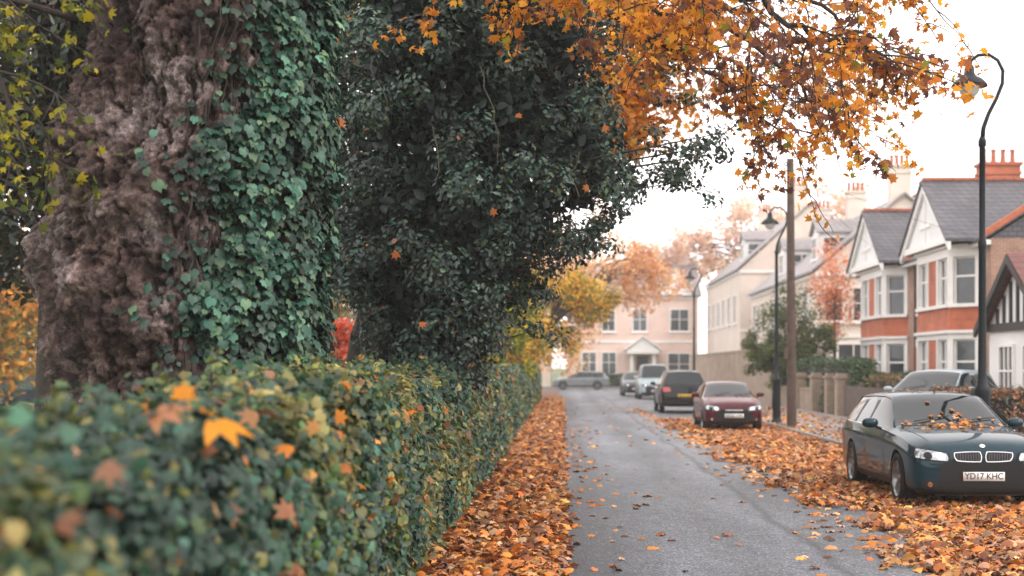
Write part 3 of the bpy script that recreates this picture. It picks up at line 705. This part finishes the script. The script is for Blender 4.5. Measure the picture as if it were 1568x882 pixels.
def tudor():
    rt=root('timber_framed_house'); x0=11.15; y0,y1=31.0,35.6; b=MB(); u=(0,-1); zr=4.35
    b.box((x0+3.5,(y0+y1)/2,1.45),(7,y1-y0,2.9),7); b.add([(x0,y0,2.9),(x0,y1,2.9),(x0,33.3,zr)],[(0,1,2)],7)
    b.obj('walls',HM,rt)
    b=MB(); prism(b,x0-.3,x0+7.4,y0-.3,y1+.3,2.75,zr+.12,'x',0,.12); b.obj('roof',[M['redtile']],rt)
    b=MB(); p0=(x0,y1); W=y1-y0
    b.wb(p0,u,0,W,2.7,2.9,.0,.09,6)
    for k in range(9):
        s=.25+k*(W-.5)/8; zt=2.9+(zr-2.9)*(1-abs(s-W/2)/(W/2))-.1
        if zt>3.0: b.wb(p0,u,s-.05,s+.05,2.9,zt,0,.06,6)
    for sg in (1,-1):
        a=Vector((x0-.32,33.3+sg*(W/2+.33),2.78)); c=Vector((x0-.32,33.3,zr+.2)); vs=[a,c,c-Vector((0,0,.22)),a-Vector((0,0,.2))]; vs+=[p+Vector((.09,0,0)) for p in vs]
        b.add(vs,[(0,1,2,3),(4,7,6,5),(0,4,5,1),(1,5,6,2),(2,6,7,3),(3,7,4,0)],6)
    win(b,p0,u,1.0,1.0,1.0,1.3,mull=2); win(b,p0,u,2.8,1.0,1.2,1.3,mull=2)
    b.obj('timber_frame',HM,rt)
tudor()

b=MB(); b.box((9.83,83,1.3),(.26,40,2.6)); b.box((9.83,83,2.66),(.34,40.1,.12)); b.obj('garden_wall',[M['tan']])
b=MB(); b.box((9.83,57.5,.45),(.24,9.5,.9)); b.box((9.83,57.5,.93),(.32,9.6,.07)); b.obj('garden_wall',[M['tan']])
for y in (62.4,56,52.6,49.7,47.8):
    b=MB(); b.box((9.83,y,.7),(.46,.46,1.4)); b.box((9.83,y,1.44),(.56,.56,.09)); b.box((9.83,y,1.53),(.4,.4,.09)); b.obj('gate_pillar',[M['tan']])
b=MB()
y=40.2
while y<47.4: b.box((9.83+random.gauss(0,.004),y,.62+random.gauss(0,.012)),(.022,.105,1.05)); y+=.13
for yy in (40.2,42.6,45,47.3): b.box((9.88,yy,.65),(.1,.1,1.3))
b.box((9.87,43.75,.95),(.04,7.1,.09)); b.box((9.87,43.75,.35),(.04,7.1,.09)); b.obj('wooden_fence',[M['fencewood']])
b=MB()
y=24.0
while y<31: b.tube([(9.8,y,.1),(9.8,y,1.25)],.012,0,5); y+=.13
for z in (.25,1.15): b.box((9.8,27.5,z),(.03,7.1,.04))
b.obj('iron_railing',[M['blackmetal']])

# ---------------------------------------------------------------- street lamps and pole
def lamp(x,y):
    rt=root('street_lamp',(x,y,.1)); b=MB()
    b.lathe([(.16,0),(.16,.08),(.13,.12),(.125,.2),(.12,1.25),(.13,1.3),(.13,1.36),(.09,1.42),(.065,1.6),(.055,3.5),(.065,3.55),(.065,3.62),(.05,3.68),(.045,5.1),(.06,5.12),(.06,5.2),(.04,5.25)],(0,0,0),'z',0,16)
    b.box((-.12,0,.7),(.02,.16,.5),0)
    ctl=[(0,5.2),(.02,5.4),(.1,5.62),(.22,5.85),(.31,6.08),(.32,6.28),(.24,6.44),(.1,6.53),(-.06,6.52),(-.17,6.44),(-.2,6.34)]
    b.tube([(cx,0,cz) for cx,cz in ctl],[.04,.036,.032,.03,.03,.03,.028,.028,.028,.028,.03],0,8)
    b.obj('column',[M['blackmetal']],rt,True)
    b=MB(); b.lathe([(.005,.0),(.06,0),(.075,-.05),(.08,-.12),(.11,-.17),(.2,-.22),(.27,-.3),(.275,-.33),(.25,-.33),(.18,-.25),(.0,-.22)],(-.2,0,6.36),'z',0,24)
    b.obj('shade',[M['blackmetal']],rt,True)
    b=MB(); b.lathe([(.17,-.29),(.165,-.36),(.13,-.44),(.07,-.49),(.0,-.5)],(-.2,0,6.36),'z',0,20); b.obj('glass_bowl',[M['lampglass']],rt,True)
lamp(6.5,21.1); lamp(6.5,41.3); lamp(6.5,67)
b=MB(); b.tube([(6.52,38.7,.1),(6.5,38.7,4),(6.48,38.7,7.7)],[.14,.12,.1],0,12)
for dz in (7.35,7.5): b.tube([(6.38,38.62,dz),(6.3,38.58,dz),(6.3,38.58,dz+.1)],.02,0,6)
b.box((6.36,38.6,2.2),(.12,.1,.3))
b.obj('telegraph_pole',[M['poleswood']])
b=MB()
def wire(a,c,sag):
    a,c=Vector(a),Vector(c); b.tube([a.lerp(c,t/12)-Vector((0,0,sag*4*(t/12)*(1-t/12))) for t in range(13)],.006,0,4)
wire((6.5,38.7,7.45),(14,46,6.2),.2); wire((6.5,38.7,7.45),(14,57,6.2),.3); wire((6.5,38.7,7.5),(11.2,22,8.4),.3)
b.obj('overhead_wires',[M['blackmetal']])

# ---------------------------------------------------------------- cars
def paint(name,c,metal=.0,rough=.35):
    m,t,b_=nt(name); b_.inputs['Base Color'].default_value=(*c,1)
    f=noi(t,2.5,6,.7,pos(t)); t.links.new(ramp(t,f,[(.3,tuple(x*.8 for x in c)),(.75,tuple(min(1,x*1.2+.003) for x in c))]),b_.inputs['Base Color'])
    rr=t.nodes.new('ShaderNodeMapRange'); t.links.new(f,rr.inputs[0]); rr.inputs[3].default_value=rough*.7; rr.inputs[4].default_value=rough*1.5; t.links.new(rr.outputs[0],b_.inputs['Roughness'])
    b_.inputs['Metallic'].default_value=metal; b_.inputs['Coat Weight'].default_value=.62; b_.inputs['Coat Roughness'].default_value=.015
    b_.inputs['Specular IOR Level'].default_value=.05
    return m
def car(name,loc,yaw,pm,L,W,H,hh,belt,yc,yw,yB,yC,yE,yT,wf,wr,R=.32,zb=.19,grille='oval',plate='',plate_rear='',litter_n=0):
    rt=root(name,loc,yaw); hw=W/2
    mats=[pm,M['carglass'],M['cardark'],M['chrome'],M['lens'],M['redlens'],M['plateW'],M['plateY'],M['alloy'],M['tyre']]
    st=[(0,zb+.08,hh*.58,.76*hw,hh*.66,.62*hw),(.03,zb+.02,hh*.67,.88*hw,hh*.79,.70*hw),(.14,zb,hh*.775,.955*hw,hh*.875,.72*hw),
        (.42,zb,hh*.86,.99*hw,hh*.935,.78*hw),(yc*.62,zb,hh*.91,hw,hh*.98,.82*hw),(yc-.06,zb,belt-.015,hw,hh*1.015,.84*hw),(yc+.03,zb,belt,hw,hh*1.035,.84*hw),
        (yw,zb,belt+.02,hw,H-.035,.69*hw),(yw+.3,zb,belt+.025,hw,H-.005,.70*hw),(yB,zb,belt+.03,hw,H,.70*hw),(yB+.09,zb,belt+.03,hw,H,.70*hw),
        (yC,zb,belt+.04,hw,H-.01,.695*hw),(yC+.1,zb,belt+.04,hw,H-.015,.69*hw),(yE,zb,belt+.05,.985*hw,H-.05,.67*hw),
        (yT-.02,zb+.03,belt+.03,.96*hw,belt+.10,.74*hw),(yT+.03,zb+.04,belt-.02,.95*hw,belt+.04,.76*hw),(L-.03,zb+.08,belt*.72,.9*hw,belt*.78,.74*hw),(L,zb+.14,belt*.6,.76*hw,belt*.66,.6*hw)]
    def sec(s):
        y,z0,zb_,w,zt,wt=s; y-=L/2; k=zb_-z0
        cab=zt-zb_>.2
        return [(0,y,z0),(.82*w,y,z0),(.965*w,y,z0+.06),(w*.98,y,z0+.22*k),(w*.985,y,z0+.62*k),(w,y,z0+.82*k),(.955*w,y,zb_),
                (wt,y,zt-(.06 if cab else .03)),(wt*.9,y,zt-(.02 if cab else .012)),(wt*.5,y,zt),(0,y,zt+.012)]
    n=11; full=2*n-2
    v=[];f=[];mi=[]
    for s in st:
        h=sec(s); ring=h+[(-x,y,z) for x,y,z in h[-2:0:-1]]; v+=ring
    ns=len(st)
    for i in range(ns-1):
        for j in range(full):
            jj=(j+1)%full; f.append((i*full+j,(i+1)*full+j,(i+1)*full+jj,i*full+jj))
            jm=j if j<n-1 else full-1-j
            m_=0
            if jm==6 and 6<=i<=12: m_=1 if i not in (9,) else 2
            if jm==6 and i==11: m_=2
            if jm>=7 and i==6: m_=1
            if jm>=7 and i==13: m_=1
            if jm==6 and i==12 and yE-yC<.35: m_=0
            if jm<=1 : m_=2
            mi.append(m_)
    f.append(tuple(range(full))); mi.append(2)
    f.append(tuple((ns-1)*full+k for k in range(full))[::-1]); mi.append(0)
    me=bpy.data.meshes.new('body'); me.from_pydata(v,[],f); [me.materials.append(m) for m in mats]
    me.polygons.foreach_set('material_index',mi); me.update()
    import bmesh
    bm=bmesh.new(); bm.from_mesh(me); bmesh.ops.recalc_face_normals(bm,faces=bm.faces)
    cl=bm.edges.layers.float.new('crease_edge')
    for e in bm.edges:
        ms={fc.material_index for fc in e.link_faces}
        if len(ms)>1 and 1 in ms: e[cl]=.5
        a,c=e.verts[0].index,e.verts[1].index
        if a%full in (6,full-6) and c%full in (6,full-6): e[cl]=.55
        if a%full in (5,full-5) and c%full in (5,full-5): e[cl]=.5
        if a%full in (7,full-7) and c%full in (7,full-7) and min(a,c)//full<6: e[cl]=.45
    bm.to_mesh(me); bm.free()
    ob=bpy.data.objects.new('body',me); COL.objects.link(ob)
    md=ob.modifiers.new('s','SUBSURF'); md.levels=2; md.render_levels=2
    dg=bpy.context.evaluated_depsgraph_get(); m2=bpy.data.meshes.new_from_object(ob.evaluated_get(dg)); ob.modifiers.clear(); ob.data=m2
    bvh=BVHTree.FromPolygons([x.co.copy() for x in m2.vertices],[tuple(p.vertices) for p in m2.polygons])
    cb=MB()
    for wy in (wf,wr):
        for sx in (1,-1):
            o=len(cb.v); nn=32; ra=R+.045
            for xx in (hw-.3,hw+.3):
                for k in range(nn):
                    t=2*math.pi*k/nn; cb.v.append((sx*xx,wy-L/2+ra*math.cos(t),R+ra*math.sin(t)))
            for k in range(nn): cb.f.append((o+k,o+(k+1)%nn,o+nn+(k+1)%nn,o+nn+k)); cb.m.append(2)
            cb.f.append(tuple(o+k for k in range(nn))[::-1]); cb.m.append(2); cb.f.append(tuple(o+nn+k for k in range(nn))); cb.m.append(2)
    cut=cb.obj('cut',mats)
    bm=bmesh.new(); bm.from_mesh(cut.data); bmesh.ops.recalc_face_normals(bm,faces=bm.faces); bm.to_mesh(cut.data); bm.free()
    md=ob.modifiers.new('b','BOOLEAN'); md.object=cut; md.operation='DIFFERENCE'; md.solver='EXACT'
    dg=bpy.context.evaluated_depsgraph_get(); m3=bpy.data.meshes.new_from_object(ob.evaluated_get(dg)); ob.modifiers.clear(); ob.data=m3
    bpy.data.objects.remove(cut)
    m3.polygons.foreach_set('use_smooth',[True]*len(m3.polygons))
    try: m3.set_sharp_from_angle(angle=math.radians(38))
    except Exception: pass
    ob.parent=rt
    D=MB()
    def hit(o,d): 
        r=bvh.ray_cast(Vector(o),Vector(d)); return (r[0],r[1]) if r[0] else (None,None)
    def patch(q,axis,off,m_,k=.0,nu=12,nv=8):
        o=len(D.v); okk=[]
        for i in range(nu+1):
            for j in range(nv+1):
                u_,v_=i/nu*2-1,j/nv*2-1
                uu=u_*math.sqrt(max(0,1-k*v_*v_/2)); vv=v_*math.sqrt(max(0,1-k*u_*u_/2))
                u1,v1=(uu+1)/2,(vv+1)/2
                a=(q[0][0]*(1-u1)+q[1][0]*u1)*(1-v1)+(q[3][0]*(1-u1)+q[2][0]*u1)*v1
                c=(q[0][1]*(1-u1)+q[1][1]*u1)*(1-v1)+(q[3][1]*(1-u1)+q[2][1]*u1)*v1
                if axis=='f': p,nn_=hit((a,-L,c),(0,1,0)); dv=Vector((0,-1,0))
                elif axis=='r': p,nn_=hit((a,L,c),(0,-1,0)); dv=Vector((0,1,0))
                elif axis=='s': p,nn_=hit((3,a,c),(-1,0,0)); dv=Vector((1,0,0))
                elif axis=='-s': p,nn_=hit((-3,a,c),(1,0,0)); dv=Vector((-1,0,0))
                else: p,nn_=hit((a,c,4),(0,0,-1)); dv=Vector((0,0,1))
                if p is None: p=Vector(D.v[-1]) if len(D.v)>o else Vector((a,-L/2,c)); 
                else: p=p+(dv*.3+ (nn_ if nn_.dot(dv)>0 else -nn_)).normalized()*off
                D.v.append(tuple(p))
        for i in range(nu):
            for j in range(nv):
                a=o+i*(nv+1)+j; D.f.append((a,a+nv+1,a+nv+2,a+1)); D.m.append(m_)
    for sx in (1,-1):
        def X(pts): return [(sx*a,c) for a,c in pts]
        patch(X([(.45*hw,hh*.60),(.945*hw,hh*.645),(.93*hw,hh*.79),(.47*hw,hh*.735)]),'f',.012,2,.3)
        patch(X([(.48*hw,hh*.62),(.92*hw,hh*.66),(.90*hw,hh*.775),(.50*hw,hh*.72)]),'f',.018,4,.3)
        for cx in (.60,.76): patch(X([(cx*hw-.05,hh*.635),(cx*hw+.05,hh*.64),(cx*hw+.05,hh*.735),(cx*hw-.05,hh*.73)]),'f',.024,3 if cx<.7 else 2,1.0,8,8)
        patch(X([(.60*hw,zb+.08),(.86*hw,zb+.10),(.84*hw,zb+.22),(.64*hw,zb+.19)]),'f',.01,2,.4)
        patch(X([(.70*hw,zb+.115),(.77*hw,zb+.115),(.77*hw,zb+.18),(.70*hw,zb+.18)]),'f',.016,3,1.0,8,8)
        patch(X([(.55*hw,belt*.80),(.9*hw,belt*.80),(.9*hw,belt*.97),(.6*hw,belt*.97)]),'r',.012,5,.4)
        A='s' if sx>0 else '-s'
        for yy in (yc+.12,yB+.05,yC+.02):
            o_=yy-L/2; patch([(o_-.006,zb+.1),(o_+.006,zb+.1),(o_+.006,belt-.03),(o_-.006,belt-.03)],A,.003,2,0,1,10)
        for yy in (yB-.2,yC-.22):
            o_=yy-L/2; patch([(o_-.1,belt-.14),(o_+.1,belt-.14),(o_+.1,belt-.11),(o_-.1,belt-.11)],A,.02,0,.3,6,2)
        patch([(wf+R+.1-L/2,zb+.08),(wr-R-.1-L/2,zb+.08),(wr-R-.1-L/2,zb+.13),(wf+R+.1-L/2,zb+.13)],A,.006,2,0,14,1)
        def line(idx,i0,i1,r_,m_):
            pts=[]
            for i in range(i0,i1+1):
                a=Vector(sec(st[i])[idx]); a.x*=sx; pts.append(a)
            dn=[]
            for i in range(len(pts)-1):
                for k in range(4): dn.append(pts[i].lerp(pts[i+1],k/4))
            dn.append(pts[-1]); out=[]
            for q in dn:
                r=bvh.find_nearest(q); out.append(r[0])
            D.tube(out,r_,m_,6)
        line(6,6,13,.009,3 if grille=='twin' else 2); line(7,6,13,.016,0); line(7,13,14,.018,0)
        mx,my,mz=sx*(hw+.1),yc+.42-L/2,belt+.09
        o=len(D.v); 
        for i in range(9):
            t=math.pi*i/8
            for k in range(12):
                a=2*math.pi*k/12; D.v.append((mx+.115*math.sin(t)**.7*math.cos(a),my+.07*math.sin(t)*math.sin(a),mz+.07*math.cos(t)))
        for i in range(8):
            for k in range(12): D.f.append((o+i*12+k,o+i*12+(k+1)%12,o+(i+1)*12+(k+1)%12,o+(i+1)*12+k)); D.m.append(0)
        D.tube([(mx-sx*.05,my,mz-.04),(sx*(hw-.06),my-.05,belt-.0)],.022,2,6)
    if grille=='twin':
        for sx in (1,-1):
            patch([(sx*.02,hh*.605),(sx*.35,hh*.62),(sx*.385,hh*.735),(sx*.025,hh*.75)],'f',.014,3,.35)
            patch([(sx*.031,hh*.615),(sx*.34,hh*.63),(sx*.372,hh*.726),(sx*.036,hh*.740)],'f',.022,2,.35)
            for k in range(9):
                a=sx*(.065+.033*k); patch([(a-.0012,hh*.63),(a+.0012,hh*.63),(a+.0012,hh*.72),(a-.0012,hh*.72)],'f',.028,8,0,1,4)
        patch([(-.54*hw,zb+.04),(.54*hw,zb+.04),(.58*hw,zb+.17),(-.58*hw,zb+.17)],'f',.012,2,.2)
        patch([(-.66*hw,zb+.018),(.66*hw,zb+.018),(.66*hw,zb+.03),(-.66*hw,zb+.03)],'f',.016,8,.1,12,2)
        patch([(-.035,hh*.79),(.035,hh*.79),(.035,hh*.83),(-.035,hh*.83)],'f',.012,3,1,6,6)
    else:
        patch([(-.36*hw,hh*.6),(.36*hw,hh*.6),(.40*hw,hh*.68),(-.40*hw,hh*.68)],'f',.014,2,.7)
        patch([(-.30*hw,hh*.63),(.30*hw,hh*.63),(.30*hw,hh*.645),(-.30*hw,hh*.645)],'f',.022,3,.3)
        patch([(-.5*hw,zb+.06),(.5*hw,zb+.06),(.55*hw,zb+.18),(-.55*hw,zb+.18)],'f',.012,2,.4)
    for sx in (1,-1):
        patch([(sx*.70*hw,-L/2+.22),(sx*.71*hw,-L/2+.22),(sx*.80*hw,-L/2+yc-.1),(sx*.788*hw,-L/2+yc-.1)],'t',.003,2,0,1,12)
    patch([(-.72*hw,-L/2+yc-.03),(.72*hw,-L/2+yc-.03),(.74*hw,-L/2+yc+.05),(-.74*hw,-L/2+yc+.05)],'t',.006,2,0,14,2)
    for x0_ in (-.45,.15):
        pts=[]
        for k in range(6):
            r=hit((x0_*hw*1.2+k*.1,-L/2+yc+.08+k*.022,3),(0,0,-1))
            if r[0]: pts.append(r[0]+Vector((0,-.01,.015)))
        if len(pts)>2: D.tube(pts,.007,2,5)
    p,_=hit((0,-L,zb+.25),(0,1,0)); yp=(p.y if p else -L/2)-.018
    D.box((0,yp,zb+.25),(.52,.014,.112),6)
    p,_=hit((0,L,belt*.66),(0,-1,0)); yr=(p.y if p else L/2)+.018
    D.box((0,yr,belt*.66),(.52,.014,.112),7)
    D.obj('details',mats,rt,True)
    def txt(s,y,z,rz):
        if not s: return
        c=bpy.data.curves.new('plate_text','FONT'); c.body=s; c.size=.112; c.align_x='CENTER'; c.align_y='CENTER'; c.extrude=.001; c.offset=.001
        o=bpy.data.objects.new('plate_text',c); COL.objects.link(o); c.materials.append(M['plateT']); o.parent=rt; o.location=(0,y,z); o.rotation_euler=(math.pi/2,0,rz); o.scale=(.92,1,1)
    txt(plate,yp-.009,zb+.25,0); txt(plate_rear,yr+.009,belt*.66,math.pi)
    Wm=MB()
    for wy in (wf,wr):
        for sx in (1,-1):
            c=(sx*(hw-.115),wy-L/2,R)
            Wm.lathe([(R*.68,.1),(R*.74,.112),(R*.9,.112),(R*.98,.095),(R,.07),(R,-.08),(R*.9,-.1),(R*.5,-.1)],c,'x',9,36,sx)
            Wm.lathe([(R*.71,.098),(R*.69,.105),(R*.65,.09),(R*.62,.02),(R*.6,.01)],c,'x',8,36,sx)
            Wm.lathe([(R*.64,.015),(.001,.015)],c,'x',2,24,sx)
            Wm.lathe([(R*.17,.03),(R*.17,.075),(R*.12,.085),(.001,.085)],c,'x',8,16,sx)
            for k in range(5):
                for dlt in (-.13,.13):
                    t=2*math.pi*k/5+dlt; Rm=Matrix.Rotation(t,3,'X'); cc=Vector(c)+Rm@Vector((sx*.07,0,R*.4))
                    Wm.box(cc,(.03,.028,R*.54),8,R=Rm)
    w=Wm.obj('wheels',mats,rt,True)
    try: w.data.set_sharp_from_angle(angle=math.radians(35))
    except Exception: pass
    if litter_n:
        P=[];Nn=[]
        for k in range(litter_n*4):
            x=random.gauss(0,.42*hw); y=-L/2+yc+random.gauss(-.08,.22) if random.random()<.75 else random.uniform(-L/2+.4,L/2-.7); 
            r=hit((x,y,3),(0,0,-1))
            if r[0] and r[1].z>.3 and abs(x)<.8*hw and len(P)<litter_n: P.append(tuple(r[0]+Vector((0,0,.02)))); Nn.append((r[1].x+random.gauss(0,.3),r[1].y+random.gauss(0,.3),r[1].z))
        leaves('fallen_on_car',T_MAPLE,P,Nn,.06+.045*rng.random(len(P)),pick(AUT,len(P),.2),M['litter'],rt)
    return rt
car('parked_estate_car',(5.3,19.45,.006),0,paint('dark_teal_paint',(.003,.028,.044)),4.6,1.82,1.44,.98,.93,1.42,2.15,2.62,3.42,4.15,4.45,.80,3.61,.335,.17,'twin','YD17 KHC',litter_n=85)
car('parked_hatchback',(4.75,39.4,.006),0,paint('dark_red_paint',(.075,.004,.012)),3.62,1.66,1.38,.95,.92,1.0,1.75,2.2,2.95,3.1,3.5,.66,3.0,.28,.2,'oval','KC03 VYE',litter_n=10)
car('parked_suv',(4.72,54.6,.006),math.pi,paint('black_paint',(.006,.007,.009)),4.3,1.86,1.68,1.08,1.05,1.15,1.8,2.3,3.1,3.85,4.2,.8,3.4,.35,.25,'oval','',' LB14 OXA')
car('parked_van',(5.2,77.6,.006),0,paint('pale_blue_paint',(.36,.45,.48),.1),4.6,1.9,1.95,1.15,1.15,.85,1.5,2.2,3.3,4.3,4.5,.8,3.7,.33,.22,'oval','WN56 HRZ')
car('parked_hatchback',(4.6,86,.006),0,paint('grey_paint',(.1,.11,.12)),4.1,1.76,1.5,1.0,.96,1.1,1.85,2.3,3.1,3.6,3.98,.75,3.3,.31,.2)
car('silver_estate_car',(1.55,108.3,.006),math.radians(-90),paint('silver_paint',(.2,.22,.23),.3),4.5,1.78,1.48,.98,.94,1.2,1.95,2.45,3.3,4.0,4.38,.8,3.5,.33,.2)
car('parked_hatchback',(8.45,30.6,.25),math.radians(-38),paint('pale_silver_blue_paint',(.3,.36,.4),.4),4.1,1.74,1.5,1.0,.96,1.1,1.85,2.3,3.1,3.6,3.98,.75,3.3,.31,.2)
car('parked_hatchback',(-24,62,.0),math.radians(90),paint('navy_paint',(.02,.03,.05)),4.2,1.76,1.5,1.0,.96,1.1,1.85,2.3,3.1,3.6,3.98,.75,3.3,.31,.2)
slab('driveway',7.0,9.69,28,33.5,.25,M['pave'])

# ---------------------------------------------------------------- thin scattering haze over the street, added to pale distance and lift blacks
b=MB(); b.box((0,130,24.8),(320,330,50)); 
m=bpy.data.materials.new('thin_haze'); m.use_nodes=True; t=m.node_tree; t.nodes.clear()
o=t.nodes.new('ShaderNodeOutputMaterial'); vs=t.nodes.new('ShaderNodeVolumeScatter'); vs.inputs['Density'].default_value=.0009; vs.inputs['Color'].default_value=(1,.96,.93,1); vs.inputs['Anisotropy'].default_value=.0
t.links.new(vs.outputs[0],o.inputs['Volume'])
b.obj('haze',[m])

# ---------------------------------------------------------------- world, sun, camera
w=bpy.data.worlds.new('World'); S.world=w; w.use_nodes=True; t=w.node_tree
bg=t.nodes['Background']; sk=t.nodes.new('ShaderNodeTexSky'); sk.sky_type='NISHITA'; sk.sun_disc=False
sk.sun_elevation=math.radians(38); sk.sun_rotation=math.radians(120); sk.dust_density=2
hs=t.nodes.new('ShaderNodeHueSaturation'); hs.inputs['Saturation'].default_value=.2; t.links.new(sk.outputs[0],hs.inputs['Color'])
mx=mixc(t,.84,hs.outputs[0],(18.0,17.0,16.7)); t.links.new(mx,bg.inputs[0]); bg.inputs[1].default_value=.15
sd=bpy.data.lights.new('sun','SUN'); sd.energy=1.5; sd.angle=math.radians(12); sd.color=(1,.9,.8)
so=bpy.data.objects.new('sun',sd); COL.objects.link(so)
el,az=math.radians(38),math.radians(120)
d=Vector((math.sin(az)*math.cos(el),math.cos(az)*math.cos(el),math.sin(el)))
so.rotation_euler=d.to_track_quat('Z','Y').to_euler()
cd=bpy.data.cameras.new('camera'); co=bpy.data.objects.new('camera',cd); COL.objects.link(co)
co.location=(0,0,1.8); co.rotation_euler=(math.pi/2,0,0)
cd.lens=48; cd.sensor_width=36; cd.shift_x=-76/1568; cd.shift_y=121/1568; cd.clip_end=4000; cd.clip_start=.05
cd.dof.use_dof=True; cd.dof.focus_distance=13.5; cd.dof.aperture_fstop=1.4
S.camera=co
S.view_settings.view_transform='Standard'; S.view_settings.look='None'; S.view_settings.exposure=0
